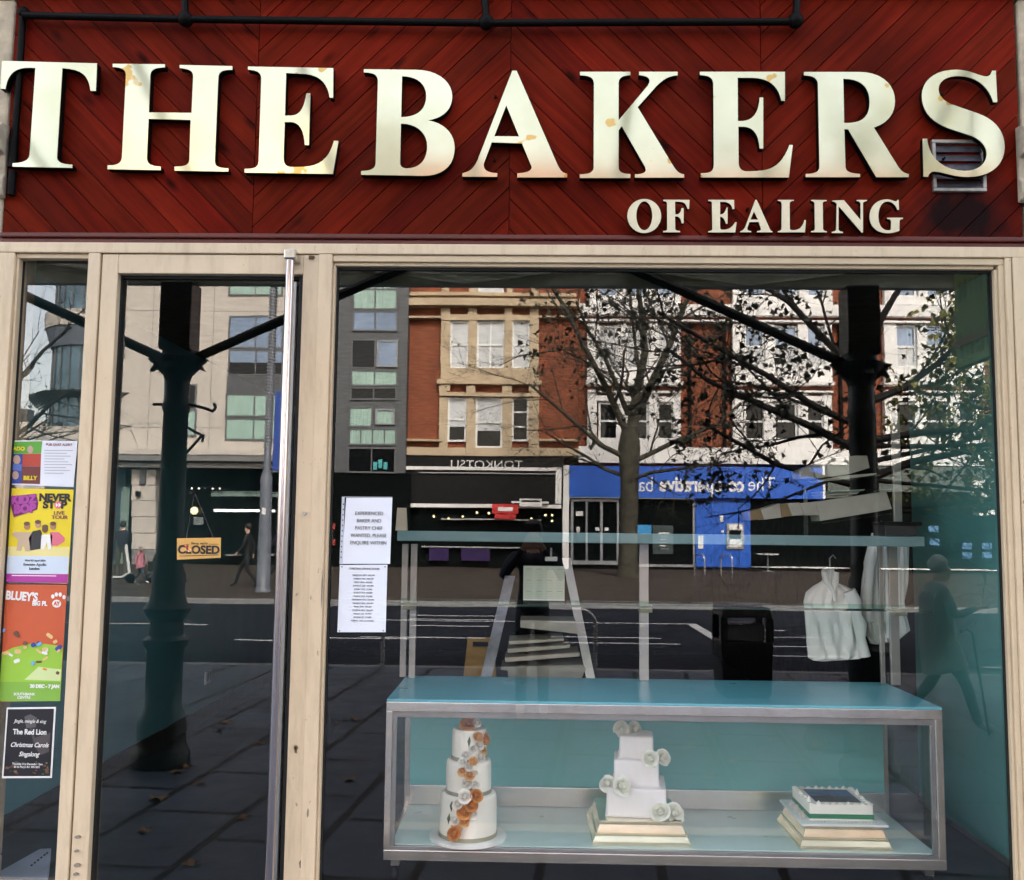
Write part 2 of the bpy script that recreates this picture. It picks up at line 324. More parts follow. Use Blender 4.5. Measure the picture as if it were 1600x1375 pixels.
# ---- letters
BIG, SMALL = 'large letters of the shop name', 'small letters under the shop name'
LY = -.078
def letter(ch, path, ox, oy, sc, label, group, depth=.042):
    loops = [[P(ox + a / sc, oy + b / sc, LY) for a, b in lp] for lp in (flat(path) if isinstance(path, str) else path)]
    xs = [p[0] for p in loops[0]]; zs = [p[1] for p in loops[0]]
    t = thing('sign_letter', label, 'letter', ((min(xs)+max(xs))/2, LY, min(zs)), group)
    MB().prism(loops, LY, LY + .005).build('face', M_gold if group == BIG else M_smallt, t)
    MB().prism(loops, LY + .005, LY + depth).build('letter_return', M_black, t)
    for q in range(2):                  # stand-off pins to the boards
        MB().tube([(min(xs) + (max(xs)-min(xs)) * .3, LY + depth, zs[0] * 0 + min(zs) + (max(zs)-min(zs)) * (.2 + .6 * q)), (min(xs) + (max(xs)-min(xs)) * .3, -.02, min(zs) + (max(zs)-min(zs)) * (.2 + .6 * q))], .006, 6).build('pin', M_black, t)
letter('T', 'M 20 103 L 1042 130 L 1030 427 L 972 425 C 955 300 920 190 670 183 L 612 1140 C 615 1190 660 1215 777 1218 L 777 1254 L 134 1240 L 134 1203 C 240 1200 310 1180 318 1110 L 380 180 C 200 165 90 200 57 405 L 3 403 Z', 0, 80, 6.878, 'large cream letter T, the first of the shop name', BIG)
letter('H', 'M 105 128 L 640 133 L 640 165 C 540 168 490 185 490 250 L 475 625 L 912 630 L 928 260 C 928 200 890 180 790 172 L 790 140 L 1330 152 L 1330 190 C 1240 190 1185 200 1185 280 L 1150 1120 C 1150 1180 1190 1195 1288 1197 L 1288 1232 L 738 1222 L 738 1180 C 850 1180 890 1165 890 1100 L 903 703 L 472 692 L 455 1090 C 455 1150 490 1175 597 1180 L 597 1217 L 52 1207 L 52 1168 C 150 1168 195 1150 200 1080 L 240 250 C 240 180 190 165 105 162 Z', 160, 80, 6.548, 'large cream letter H between the T and the E', BIG)
letter('E', 'M 257 95 L 1175 112 L 1172 432 L 1135 430 C 1110 280 1040 170 800 172 L 668 165 L 655 622 L 720 622 C 820 620 860 540 885 383 L 928 383 L 912 940 L 868 938 C 860 800 820 695 720 692 L 652 692 L 640 1070 C 640 1150 670 1175 740 1175 L 850 1173 C 1050 1165 1140 1060 1180 893 L 1230 895 L 1170 1250 L 220 1235 L 220 1195 C 330 1195 368 1180 372 1110 L 400 230 C 400 160 360 135 257 130 Z', 350, 90, 6.875, 'large cream letter E that ends the first word of the sign', BIG)
letter('B', 'M 130 92 L 700 98 C 960 100 1105 240 1105 390 C 1105 540 1000 630 838 655 C 1030 690 1132 810 1132 960 C 1130 1150 1010 1268 780 1268 L 100 1255 L 100 1215 C 200 1210 258 1195 260 1130 L 285 230 C 285 150 240 130 130 128 Z M 552 170 C 700 170 815 240 818 385 C 818 540 720 620 542 620 Z M 540 692 C 720 692 828 800 828 940 C 828 1100 740 1185 600 1185 C 550 1180 530 1160 530 1120 Z', 550, 95, 7.053, 'large cream letter B with two rounded bowls', BIG)
letter('A', 'M 638 108 L 686 108 L 1130 1130 C 1170 1215 1190 1237 1243 1242 L 1243 1285 L 693 1285 L 693 1240 C 800 1235 860 1210 850 1165 L 745 910 L 412 898 L 325 1130 C 315 1190 350 1235 472 1237 L 472 1278 L 88 1276 L 88 1236 C 170 1225 210 1190 255 1095 Z M 572 490 L 712 833 L 440 830 Z', 710, 95, 7.053, 'large cream letter A at the middle seam of the boards', BIG)
letter('K', 'M 115 120 L 670 120 L 670 158 C 580 162 540 185 540 250 L 540 655 L 860 275 C 905 210 880 165 765 158 L 765 120 L 1190 120 L 1190 160 C 1100 165 1040 195 960 275 L 750 510 L 1150 1170 C 1185 1220 1210 1245 1262 1250 L 1262 1287 L 720 1287 L 720 1250 C 830 1250 855 1220 830 1165 L 575 720 L 540 765 L 540 1170 C 540 1225 580 1245 670 1248 L 670 1290 L 112 1290 L 112 1250 C 215 1250 265 1230 265 1170 L 268 250 C 265 180 215 162 115 160 Z', 890, 95, 7.05, 'large cream letter K with a diagonal leg', BIG)
letter('E', 'M 153 320 L 533 320 L 533 450 L 517 450 C 505 390 470 350 390 347 L 322 347 L 323 540 L 345 540 C 395 535 415 500 420 435 L 436 435 L 436 663 L 420 663 C 415 600 395 567 345 565 L 325 565 L 326 720 C 326 755 340 765 370 765 L 410 763 C 490 760 525 720 553 647 L 568 647 L 550 792 L 157 792 L 157 773 C 205 773 215 765 215 730 L 213 375 C 211 345 195 337 153 335 Z', 1040, 0, 2.857, 'large cream letter E standing between the K and the R', BIG)
letter('R', 'M 113 122 L 720 122 C 980 122 1118 270 1118 440 C 1118 590 1030 690 885 735 L 1130 1130 C 1180 1210 1210 1240 1270 1245 L 1270 1282 L 912 1282 L 602 755 L 560 755 L 572 1160 C 572 1220 620 1243 733 1245 L 733 1282 L 133 1282 L 133 1247 C 245 1245 285 1220 285 1160 L 268 255 C 262 185 215 165 113 160 Z M 548 198 C 740 195 838 290 838 450 C 838 620 760 690 558 685 Z', 1240, 95, 7.053, 'large cream letter R with one bowl and a straight leg', BIG)
letter('S', 'M 832 98 L 870 98 L 885 413 L 845 413 C 800 260 680 155 500 152 C 370 150 300 210 298 280 C 298 350 350 400 430 435 L 690 525 C 860 585 958 700 958 860 C 958 1050 810 1160 590 1160 C 450 1160 340 1110 255 1105 C 215 1110 200 1130 195 1158 L 148 1158 L 138 778 L 183 778 C 200 960 330 1095 560 1098 C 690 1098 778 1030 778 930 C 778 850 720 790 630 750 L 400 675 C 230 610 130 510 130 340 C 135 190 270 88 470 88 C 600 88 680 140 760 155 C 800 160 820 140 832 98 Z', 1420, 95, 6.394, 'large cream letter S fixed across the metal vent', BIG, depth=.03)
def small(ch, path, ox, oy, sc, label): letter(ch, path, ox, oy, sc, label, SMALL, depth=.03)
small('O', [oval(255, 260, 184, 185, 36), oval(256, 258, 87, 157, 36)], 970, 300, 6.957, 'small cream round letter O of the lower line')
small('F', 'M 462 83 L 748 85 L 742 182 L 722 180 C 715 130 690 108 640 105 L 590 105 L 592 243 L 610 243 C 640 238 655 215 660 175 L 683 175 L 683 340 L 662 340 C 655 290 640 270 610 265 L 590 265 L 592 400 C 592 415 610 420 645 423 L 645 437 L 460 437 L 460 424 C 490 422 505 415 505 395 L 503 125 C 500 105 490 100 462 97 Z', 970, 300, 6.957, 'small cream letter F of the lower line')
small('E', 'M 622 160 L 1160 165 L 1165 352 L 1130 355 C 1115 260 1050 205 930 205 L 868 205 L 870 468 L 900 465 C 950 455 985 400 1005 322 L 1025 322 L 1025 660 L 990 660 C 975 580 940 525 890 517 L 868 517 L 870 740 C 870 775 890 785 930 785 C 1050 785 1130 730 1180 630 L 1212 630 L 1185 840 L 625 840 L 625 815 C 680 810 710 790 708 750 L 700 230 C 695 195 670 185 622 182 Z', 1060, 300, 13.33, 'small cream letter E of the lower line')
small('A', 'M 1463 83 L 1477 83 L 1615 390 C 1625 415 1635 425 1650 427 L 1650 437 L 1483 437 L 1483 425 C 1520 420 1530 410 1520 385 L 1500 325 L 1400 325 L 1378 385 C 1370 410 1380 422 1418 425 L 1418 437 L 1300 437 L 1300 426 C 1330 420 1345 400 1360 360 Z M 1448 210 L 1492 300 L 1410 300 Z', 970, 300, 6.957, 'small cream letter A of the lower line')
small('L', 'M 178 85 L 350 85 L 350 96 C 320 98 305 108 305 130 L 307 390 C 307 412 320 415 350 415 C 420 410 450 370 465 305 L 482 305 L 472 437 L 178 437 L 178 425 C 210 422 218 415 218 390 L 220 130 C 218 105 205 98 178 96 Z', 1190, 300, 6.957, 'small cream letter L of the lower line')
small('I', 'M 540 85 L 708 88 L 708 98 C 675 100 665 110 665 130 L 668 395 C 670 415 680 422 710 426 L 710 437 L 540 437 L 540 425 C 570 422 580 412 580 395 L 577 130 C 575 108 565 98 540 96 Z', 1190, 300, 6.957, 'small cream letter I of the lower line')
small('N', 'M 770 92 L 895 88 L 1077 305 L 1078 130 C 1078 110 1065 100 1035 97 L 1035 86 L 1145 86 L 1145 97 C 1118 100 1103 110 1103 130 L 1102 440 L 1090 440 L 838 150 L 836 400 C 836 418 850 428 885 433 L 885 445 L 765 445 L 765 433 C 800 428 812 418 812 400 L 818 130 C 805 110 795 104 770 102 Z', 1190, 300, 6.957, 'small cream letter N of the lower line')
small('G', 'M 1478 85 L 1490 85 L 1494 192 L 1478 192 C 1460 140 1425 105 1370 103 C 1310 103 1270 165 1270 265 C 1270 360 1310 415 1375 417 C 1395 417 1405 410 1408 395 L 1410 320 C 1408 300 1395 293 1365 291 L 1365 279 L 1537 279 L 1537 291 C 1512 295 1500 300 1500 322 L 1498 420 C 1460 435 1420 447 1370 447 C 1250 445 1175 370 1175 265 C 1175 150 1255 80 1360 80 C 1400 80 1430 95 1450 100 C 1465 102 1475 97 1478 85 Z', 1190, 300, 6.957, 'small cream letter G, last of the lower line')

# ---- vent behind the S
vx0, vz1 = P(1455, 219, -.03); vx1, vz0 = P(1541, 300, -.03)
M_vent = mat('sooty_vent_metal', (.30, .28, .26), .5, .3, var=.5, scale=14); M_slat = mat('dirty_louvre_metal', (.07, .07, .085), .4, .5, var=.5, scale=18)
vent = thing('wall_vent', 'dirty square louvred metal vent behind the letter S', 'vent', ((vx0+vx1)/2, -.03, vz0))
fr = .016
MB().box(vx0, vx1, -.04, -.018, vz0, vz0+fr).box(vx0, vx1, -.04, -.018, vz1-fr, vz1).box(vx0, vx0+fr, -.04, -.018, vz0+fr, vz1-fr).box(vx1-fr, vx1, -.04, -.018, vz0+fr, vz1-fr).build('frame', M_vent, vent, bevel=.003)
sb = MB()
for i in range(5):
    z = vz0 + fr + (vz1 - vz0 - 2*fr) * i / 5; h = (vz1 - vz0 - 2*fr) / 5
    sb.add([(vx0+fr, -.037, z), (vx1-fr, -.037, z), (vx1-fr, -.022, z+h*.86), (vx0+fr, -.022, z+h*.86), (vx0+fr, -.033, z), (vx1-fr, -.033, z), (vx1-fr, -.018, z+h*.86), (vx0+fr, -.018, z+h*.86)], [(0,1,2,3),(7,6,5,4),(0,4,5,1),(3,2,6,7),(0,3,7,4),(1,5,6,2)])
sb.build('louvres', M_slat, vent)

# ---- black rod with hangers, and a shadow tube, before the fascia
rod = thing('black_rod', 'black rod with knuckles running across the top of the fascia', 'rail', (*P(650, 35, -.075)[:1], -.075, P(650, 35, -.075)[1]))  # plain black rod with knuckles, close to the boards
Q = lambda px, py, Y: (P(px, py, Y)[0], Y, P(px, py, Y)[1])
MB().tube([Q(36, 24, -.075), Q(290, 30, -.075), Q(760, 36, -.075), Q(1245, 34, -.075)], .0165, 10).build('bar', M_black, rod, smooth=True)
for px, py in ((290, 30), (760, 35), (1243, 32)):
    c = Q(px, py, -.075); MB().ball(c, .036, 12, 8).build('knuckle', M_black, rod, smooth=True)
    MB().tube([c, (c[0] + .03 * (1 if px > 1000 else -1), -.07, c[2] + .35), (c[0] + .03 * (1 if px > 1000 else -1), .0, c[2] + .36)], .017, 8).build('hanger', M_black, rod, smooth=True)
rod2 = thing('shadow_tube', 'black tube standing in for a blurred shadow beside the first letter', 'shadow tube', Q(20, 305, -.047))  # black tube put where a blurred shadow lies on the boards
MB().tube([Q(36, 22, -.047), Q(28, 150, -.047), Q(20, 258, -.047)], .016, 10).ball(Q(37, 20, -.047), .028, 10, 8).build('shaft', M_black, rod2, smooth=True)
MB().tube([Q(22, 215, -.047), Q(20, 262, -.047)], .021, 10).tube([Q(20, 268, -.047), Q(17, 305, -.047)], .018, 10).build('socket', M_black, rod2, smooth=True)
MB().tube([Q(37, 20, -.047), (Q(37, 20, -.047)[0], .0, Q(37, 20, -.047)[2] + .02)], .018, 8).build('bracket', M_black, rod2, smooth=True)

# ---- stone pilasters at both ends and the shop building's unseen upper wall, sized for the light
for sgn, lab in ((-1, 'pale stone pilaster at the T end of the fascia'), (1, 'pale stone pilaster with a carved bracket at the S end of the fascia')):
    x0 = XL - .002 if sgn < 0 else XR + .012; x1 = x0 + sgn * .55
    t = thing('stone_pilaster', lab, 'pilaster', ((x0+x1)/2, -.05, 0))
    MB().box(x0, x1, -.03, .3, 0.16, 4.12).build('shaft', M_stone, t, bevel=.012)
    MB().box(x0 - sgn*.0, x1 + sgn*.03, -.06, .3, 0, .16).build('plinth', M_stone, t, bevel=.01)
    kx0 = x0 - sgn * (.035 if sgn > 0 else .015)
    prof = [(-.03, 3.16), (-.06, 3.17), (-.075, 3.2), (-.07, 3.25), (-.05, 3.27), (-.06, 3.36), (-.10, 3.37), (-.105, 3.42), (-.13, 3.43), (-.13, 3.47), (-.09, 3.5), (-.03, 3.51)]
    m = MB(); n = len(prof); m.add([(kx0, y, z) for y, z in prof] + [(x1, y, z) for y, z in prof], [(i, (i+1) % n, n+(i+1) % n, n+i) for i in range(n)] + [tuple(range(n)), tuple(reversed(range(n, 2*n)))])
    m.build('bracket', M_stone, t, bevel=.006)
M_brickS = brickmat('yellow_stock_brick', (.30, .22, .13), (.22, .15, .09), (.2, .19, .17))
ub = thing('shop_building', 'unseen upper brick wall of the shop building, sized for its shade on the street', 'building', (0, .6, 4.13))
MB().box(-45, 45, .12, 9.2, 4.35, 8.0).build('wall', M_brickS, ub)  # unseen; runs long to block horizon sky, height set by the sunlight
MB().box(-45, 45, -.1, .119, 4.148, 4.36).build('cornice', M_stone, ub, bevel=.02)
for i in range(20):
    x = -38 + 4 * i; f = MB().box(x-.65, x+.65, .06, .119, 5.4, 7.4).box(x-.8, x+.8, .0, .119, 5.28, 5.4).build('window', M_white, ub)
    MB().box(x-.55, x+.55, .05, .059, 5.5, 7.3).build('pane', mat('dark_pane', (.03, .035, .04), .05), f)
MB().box(-45, XL - .56, .05, 9.2, 0, 4.146).build('side_wall', M_stone, ub); MB().box(XR + .57, 45, .05, 9.2, 0, 4.146).build('side_wall', M_stone, ub)  # unseen flanking walls added to keep bright horizon sky out

# ---- cream frame
zh = P(800, 387, -.06)[1]                # top of the frame
px = lambda a, b, Y=-.06: P(a, b, Y)[0]
xs0, xs1 = px(27, 402), px(136, 402)     # side light
xd0, xd1 = px(158, 405), px(497, 405)    # door leaf
xw0, xw1 = px(524, 414), px(1557, 416)   # main window
zs, zd, zw = P(80, 402, -.06)[1], P(300, 397, -.06)[1], P(1000, 414, -.06)[1]
frm = thing('shopfront_frame', 'cream painted timber shopfront frame with one large window and a narrow side window', 'shopfront', (0, 0, 0))
YF = -.062; ztop = 2.952
MB().box(XL + .003, XR - .004, YF, .05, zd + .004, ztop).build('head_rail', M_cream, frm, bevel=.004)
MB().box(XL + .003, xs0 - .012, YF, .05, 0, zd + .003).build('jamb', M_cream, frm, bevel=.004)
MB().box(xs1 + .006, xd0 - .004, YF, .05, 0, zd + .003).build('jamb', M_cream, frm, bevel=.004)
MB().box(xd1 + .003, xw0 - .014, YF, .05, 0, zd + .003).build('jamb', M_cream, frm, bevel=.004)
MB().box(xw1 + .038, xw1 + .066, YF + .002, .05, 0, zd + .003).box(xw1 + .0690, XR - .004, YF - .006, .05, 0, zd + .003).build('jamb', M_cream, frm, bevel=.004)
b = MB().box(xs0 - .0115, xs1 + .0055, YF + .018, .0, zs, zd + .0025).box(xs0 - .0115, xs0, YF + .018, .0, .14, zs - .001)
b.build('side_window_bead', M_creamd, frm, bevel=.003)
b = MB().box(xw0 - .0135, xw1 + .0375, YF + .012, .0, zw + .012, zd + .0025).box(xw0 - .013, xw1 + .0, YF + .028, .0, zw - .004, zw + .0115)
b.box(xw0 - .0135, xw0 - .002, YF + .02, .0, .14, zw - .005).box(xw1 + .0145, xw1 + .0375, YF + .014, .0, .14, zw + .0115).box(xw1 + .0, xw1 + .014, YF + .026, .0, .14, zw - .005)
b.build('window_bead', M_creamd, frm, bevel=.003)
MB().box(xw0 - .004, xw0 + .006, -.014, -.001, .14, zw - .006).box(xw1 - .008, xw1 - .001, -.014, -.001, .14, zw - .006).box(xw0 + .007, xw1 - .009, -.012, -.001, zw - .016, zw - .0045).box(xs0 + .001, xs0 + .006, -.012, -.001, .14, zs - .006).build('glazing_gasket', M_gasket, frm)
MB().box(XL + .003, xs1 + .0055, YF - .02, .05, 0, .139).box(xw0 - .0135, XR - .004, YF - .02, .05, 0, .139).build('sill', M_cream, frm, bevel=.004)
def pane(name, x0, x1, z0, z1, parent, y=0.0, th=.008):
    m = MB().mark(1).box(x0, x1, y, y + th, z0, z1); m.m[2] = 0            # only the street face carries the mirror coat
    return m.build(name, [M_glassF, M_glassB], parent)
pane('side_window_glass', xs0 - .01, xs1 + .005, .12, zs + .02, frm); pane('main_window_glass', xw0 - .012, xw1 + .03, .12, zw + .03, frm)
# ---- door
door = thing('shop_door', 'cream framed glass shop door with a full height steel pull bar', 'door', ((xd0+xd1)/2, 0, 0))
xg0, xg1 = px(183, 428), px(473, 428); zg = P(310, 427, -.06)[1]
MB().box(xd0 + .002, xg0, YF + .008, .03, .02, zd).build('stile', M_cream, door, bevel=.004)
xk = px(487, 900) - .004
MB().box(xg1, xk, YF + .006, .03, .02, zd).build('stile', M_cream, door, bevel=.003)
MB().box(xk + .004, xd1 - .001, YF + .004, .03, .0, zd).build('meeting_post', M_cream, door, bevel=.003)
MB().box(xg0 + .0005, xg1 - .0005, YF + .0085, .03, zg, zd).build('top_rail', M_cream, door, bevel=.003)
MB().box(xg0 + .0005, xg1 - .0005, YF + .0085, .03, .02, .14).build('bottom_rail', M_cream, door, bevel=.003)
MB().box(xg0 + .0005, xg0 + .008, -.02, .02, .14, zg - .001).box(xg1 - .022, xg1 - .0005, -.03, .02, .14, zg - .001).box(xg0 + .009, xg1 - .023, -.015, -.001, zg - .014, zg - .001).build('glazing_gasket', M_gasket, door)
MB().box(xg1 - .056, xg1 - .032, -.04, -.001, .1, zg - .03).build('edge_strip', M_alu, door, bevel=.003)
MB().box(xg1 - .068, xg1 - .0565, -.02, -.001, .1, zg - .03).build('edge_seal', M_gasket, door)
pane('door_glass', xg0 + .001, xg1 - .023, .13, zg + .005, door)
hx = P(453, 420, -.12)[0]
h = MB().tube([(hx, -.12, .12), (hx, -.12, zg + .045)], .0185, 20).build('pull_bar', mat('polished_pull_bar', (.55, .50, .52), .16, 1, var=.1, scale=6, stretch=(1, 1, .15)), door, smooth=True)
MB().box(hx - .024, hx + .03, -.145, -.03, zg + .046, zg + .09).build('end_cap', mat('polished_steel', (.6, .58, .55), .2, 1), h, bevel=.006)
lx, lz = P(462, 1168, YF); lk = MB().lathe([(0, 0), (.009, 0), (.009, .004), (0, .004)], (0, 0, 0), 16)
lk.v = [(lx + v[0], YF + .004 - v[2], lz + v[1]) for v in lk.v]; lk.box(lx - .005, lx + .005, YF, YF + .006, lz - .022, lz - .003); lk.build('lock_cylinder', mat('brass_lock', (.35, .26, .14), .35, 1), door)
MB().box(lx - .0015, lx + .0015, YF - .0015, YF - .0002, lz - .004, lz + .004).build('keyhole', M_ink, door)
lx, lz = P(476, 802, YF); MB().tube([(lx, YF + .004, lz), (lx, YF - .012, lz)], .008, 12).build('spy_plug', M_alu, door)
lx, lz = P(473, 1349, YF); MB().prism([[(lx-.012, lz-.02), (lx+.002, lz-.022), (lx+.012, lz-.01), (lx+.014, lz+.018), (lx-.008, lz+.016), (lx-.015, lz+.004)]], YF + .0005, YF + .0055).build('worn_hole', M_ink, door)
for (a, c, w, hh) in ((121, 1308, 9, 5), (119, 1330, 7, 4), (120, 1352, 10, 6), (118, 1366, 8, 5), (481, 1270, 3, 14), (503, 920, 2, 60)):
    lx, lz = P(a, c, YF); q = w / 353 / 2; g = hh / 353 / 2
    MB().prism([[(lx - q, lz - g*.4), (lx - q*.3, lz - g), (lx + q*.8, lz - g*.6), (lx + q, lz + g*.5), (lx, lz + g), (lx - q*.8, lz + g*.4)]], YF - .0006 - (0 if a < 200 else .001), YF + .006).build('chipped_paint', mat('bare_wood_grey', (.25, .21, .17), .8), door)
MB().box(P(487, 400, YF)[0] - .012, P(487, 400, YF)[0] + .012, YF - .006, YF + .004, zd - .02, zd - .006).build('closer_clip', mat('rusty_metal', (.12, .06, .03), .8), door)

# ---- posters on the side window
def quadpx(mb, c, Y, y2=None):           # polygon from photo pixels on plane Y
    return mb.prism([[P(a, b, Y) for a, b in c]], Y, (Y + .0008) if y2 is None else y2)
def paper(name, label, cat, c, m, Y=-.0025, group=None):
    w = [P(a, b, Y) for a, b in c]; t = thing(name, label, cat, (sum(p[0] for p in w)/len(w), Y, min(p[1] for p in w)), group)
    quadpx(MB(), c, Y).build('sheet', m, t); return t
def ink(t, name, c, m, Y=-.0035): return quadpx(MB(), c, Y).build(name, m, t)
Z4 = lambda ox, oy, s, pts: [(ox + a / s, oy + b / s) for a, b in pts]
C = lambda n, c, **k: mat(n, c, k.pop('rough', .55), var=.03, **k)
M_yel, M_pur, M_org, M_grn, M_lime = C('poster_yellow', (.80, .64, .02)), C('poster_magenta', (.42, .04, .33)), C('poster_orange_red', (.56, .10, .035)), C('poster_green', (.10, .36, .04)), C('poster_lime', (.30, .55, .05))
M_pblue, M_pbl2, M_pred = C('poster_deep_blue', (.03, .06, .32)), C('poster_pale_blue', (.60, .70, .84)), C('poster_red', (.45, .05, .03))
M_wht = C('print_white', (.82, .82, .82)); M_skinp, M_skinp2 = C('poster_tan', (.42, .22, .12)), C('poster_brown', (.14, .07, .045))
M_pink = C('poster_pink', (.70, .16, .24))
t = paper('event_flyer', 'small flyer, half colour picture and half white quiz text, topmost on the side window', 'flyer', [(16, 688), (121, 689), (115, 761), (9, 757)], M_paper)
z = lambda *p: Z4(0, 660, 3.82, p)
ink(t, 'picture', z((85, 115), (252, 112), (245, 185), (72, 188)), M_grn); ink(t, 'picture', z((72, 189), (136, 188), (128, 365), (52, 365)), M_pblue); ink(t, 'picture', z((137, 188), (245, 186), (242, 262), (133, 262)), M_pred); ink(t, 'picture', z((132, 263), (242, 263), (238, 368), (128, 365)), C('poster_dark_red', (.16, .03, .03)))
ptext('print', 'ADO', 113/3.82, 660+158/3.82, 6, -.0045, M_yel, t, bold=.05); ptext('print', 'BILLY', 180/3.82, 660+333/3.82, 6.5, -.0045, M_yel, t, bold=.05)
for (a, b, r) in ((100, 222, 22), (180, 162, 18), (92, 315, 20)): ink(t, 'portrait', oval(a/3.82, 660+b/3.82, r/3.82, r*1.25/3.82, 14), C('poster_face', (.50, .34, .28)), -.0042)
ink(t, 'portrait', z((70, 245), (130, 250), (128, 290), (66, 285)), C('poster_blue_coat', (.10, .18, .55)), -.0043)
ptext('print', 'PUB QUIZ ALERT', 352/3.82, 660+133/3.82, 4, -.004, C('ink_maroon', (.30, .12, .15)), t)
for i in range(9): ink(t, 'text_line', z((265, 165+i*17), (435-(i*37) % 60, 166+i*17), (435-(i*37) % 60, 169+i*17), (265, 168+i*17)), M_inkg, -.0038)
M_kb = C('poster_violet', (.40, .06, .36))
t = paper('tour_poster', 'yellow tour poster with four standing figures and bold black words', 'poster', [(10, 763), (115, 765), (106, 912), (0, 909)], M_yel)
ink(t, 'fade_band', z((14, 740), (418, 745), (410, 800), (9, 795)), C('poster_pale_yellow', (.78, .70, .30)), -.0032); ink(t, 'lower_band', z((10, 795), (411, 800), (405, 905), (4, 902)), M_pbl2); ink(t, 'bottom_band', z((3, 902), (406, 906), (403, 960), (0, 952)), M_pur)
ink(t, 'splash', z((62, 440), (215, 425), (228, 480), (222, 520), (150, 545), (82, 566), (66, 505)), C('splash_shadow', (.15, .02, .13)), -.004)
ptext('print', 'KIDZ', 142/3.82, 660+462/3.82, 12, -.0048, M_kb, t, bold=.1, tilt=.06); ptext('print', 'BOP', 148/3.82, 660+517/3.82, 13, -.0048, M_kb, t, bold=.1, tilt=.06)
ptext('print', 'NEVER', 327/3.82, 660+450/3.82, 11.5, -.0042, M_ink, t, bold=.07, squeeze=1.05); ptext('print', 'ST  P', 327/3.82, 660+494/3.82, 11, -.0042, M_ink, t, bold=.07, squeeze=1.15)
ink(t, 'print', oval(347/3.82, 660+493/3.82, 6, 6, 18), M_pink, -.004); ink(t, 'print', z((333, 480), (348, 493), (333, 506)), M_wht, -.0046); ink(t, 'print', z((349, 480), (365, 493), (349, 506)), M_wht, -.0046)
ptext('print', 'LIVE', 352/3.82, 660+541/3.82, 5.5, -.0042, C('poster_plum', (.25, .05, .12)), t, bold=.02, squeeze=1.25); ptext('print', 'TOUR', 356/3.82, 660+567/3.82, 5.5, -.0042, MATS['poster_plum'], t, bold=.02, squeeze=1.25)
for (a, hy, body, hm, hair) in ((160, 620, [(120,655),(190,655),(178,770),(150,770),(140,720),(125,768),(98,765),(108,700),(70,668),(90,650)], M_skinp, C('poster_cream_shirt', (.55, .42, .30))), (226, 610, [(195,650),(240,640),(250,660),(240,755),(180,765),(172,690)], C('poster_face2', (.5, .3, .2)), C('poster_black_cloth', (.03, .03, .035))), (268, 638, [(242,672),(310,668),(312,690),(305,755),(285,760),(280,715),(262,758),(245,755)], M_skinp2, M_wht), (316, 620, [(298,655),(350,655),(386,690),(384,710),(340,738),(305,735)], M_skinp, M_pink)):
    ink(t, 'figure', z(*body), hair, -.0044); ink(t, 'figure', oval(a/3.82, 660+hy/3.82, 4.6, 5.6, 14), hm, -.0052); ink(t, 'figure', oval(a/3.82, 660+(hy-16)/3.82, 4.8, 3.2, 12), M_skinp2, -.0058)
ptext('print', 'Wed 03 April 2024', 210/3.82, 660+825/3.82, 3, -.0045, M_ink, t); ptext('print', 'Eventim Apollo', 208/3.82, 660+849/3.82, 4.2, -.0045, M_ink, t); ptext('print', 'London', 205/3.82, 660+873/3.82, 3.8, -.0045, M_ink, t, bold=.03)
ink(t, 'text_line', z((70, 911), (335, 914), (335, 919), (70, 916)), M_wht, -.0045)
t = paper('play_poster', 'orange and green theatre poster with white title lettering and a paw', 'poster', [(-14, 913), (105, 914), (94, 1095), (-22, 1097)], M_org)
z2 = lambda *p: Z4(0, 1000, 3.667, p)
ink(t, 'grass', [(-18, 1030), (20, 1012), (55, 1004), (98, 1010), (95, 1078), (-20, 1078)], M_lime); ink(t, 'lower_band', z2((-60, 240), (348, 240), (345, 350), (-70, 352)), C('poster_leaf_green', (.22, .45, .06)), -.0038)
ink(t, 'pale_patch', [(38, 1062), (60, 1042), (96, 1046), (94, 1064)], C('poster_pale_lime', (.60, .72, .35)), -.0038)
ptext('print', "BLUEY'S", 130/3.82, 660+1040/3.82, 13, -.0045, M_wht, t, bold=.06, tilt=-.06, squeeze=.8); ptext('print', 'BIG PL', 237/3.82, 660+1082/3.82, 7, -.0045, M_wht, t, bold=.06, squeeze=.85); ptext('print', 'AY', 88.5, 660+1082/3.82, 6, -.0048, M_org, t, bold=.06, squeeze=.85)
ink(t, 'paw', oval(88.5, 660+1082/3.82, 7, 6.2, 16), M_wht, -.0042)
for a, b in ((80.5, 932), (86, 929), (92, 929), (98, 933)): ink(t, 'paw', oval(a+2, b, 2.6, 3.4, 12), M_wht, -.0042)
for k in range(26):
    a, b = R.uniform(2, 92), R.uniform(985, 1056); w = R.uniform(2.5, 6); hh = R.uniform(1.5, 3.5); an = R.uniform(-.8, .8)
    ink(t, 'confetti', [(a + i*w*math.cos(an) - j*hh*math.sin(an), b + i*w*math.sin(an) + j*hh*math.cos(an)) for i, j in ((-1,-.6),(-.6,-1),(.6,-1),(1,-.6),(1,.6),(.6,1),(-.6,1),(-1,.6))], R.choice([M_pblue, C('confetti_sky', (.16, .38, .75)), C('confetti_sand', (.72, .50, .22)), M_skinp2, M_wht, C('confetti_orange', (.70, .28, .06))]), -.0042 - .0002 * k)
ptext('print', '20 DEC - 7 JAN', 256/3.667, 1000+266/3.667, 5, -.0045, M_wht, t, bold=.08); ptext('print', 'SOUTHBANK', 140/3.667, 1000+311/3.667, 4, -.0045, M_wht, t, bold=.03); ptext('print', 'CENTRE', 137/3.667, 1000+330/3.667, 4, -.0045, M_wht, t, bold=.03)
M_pblk = C('poster_black', (.018, .018, .024), rough=.3)
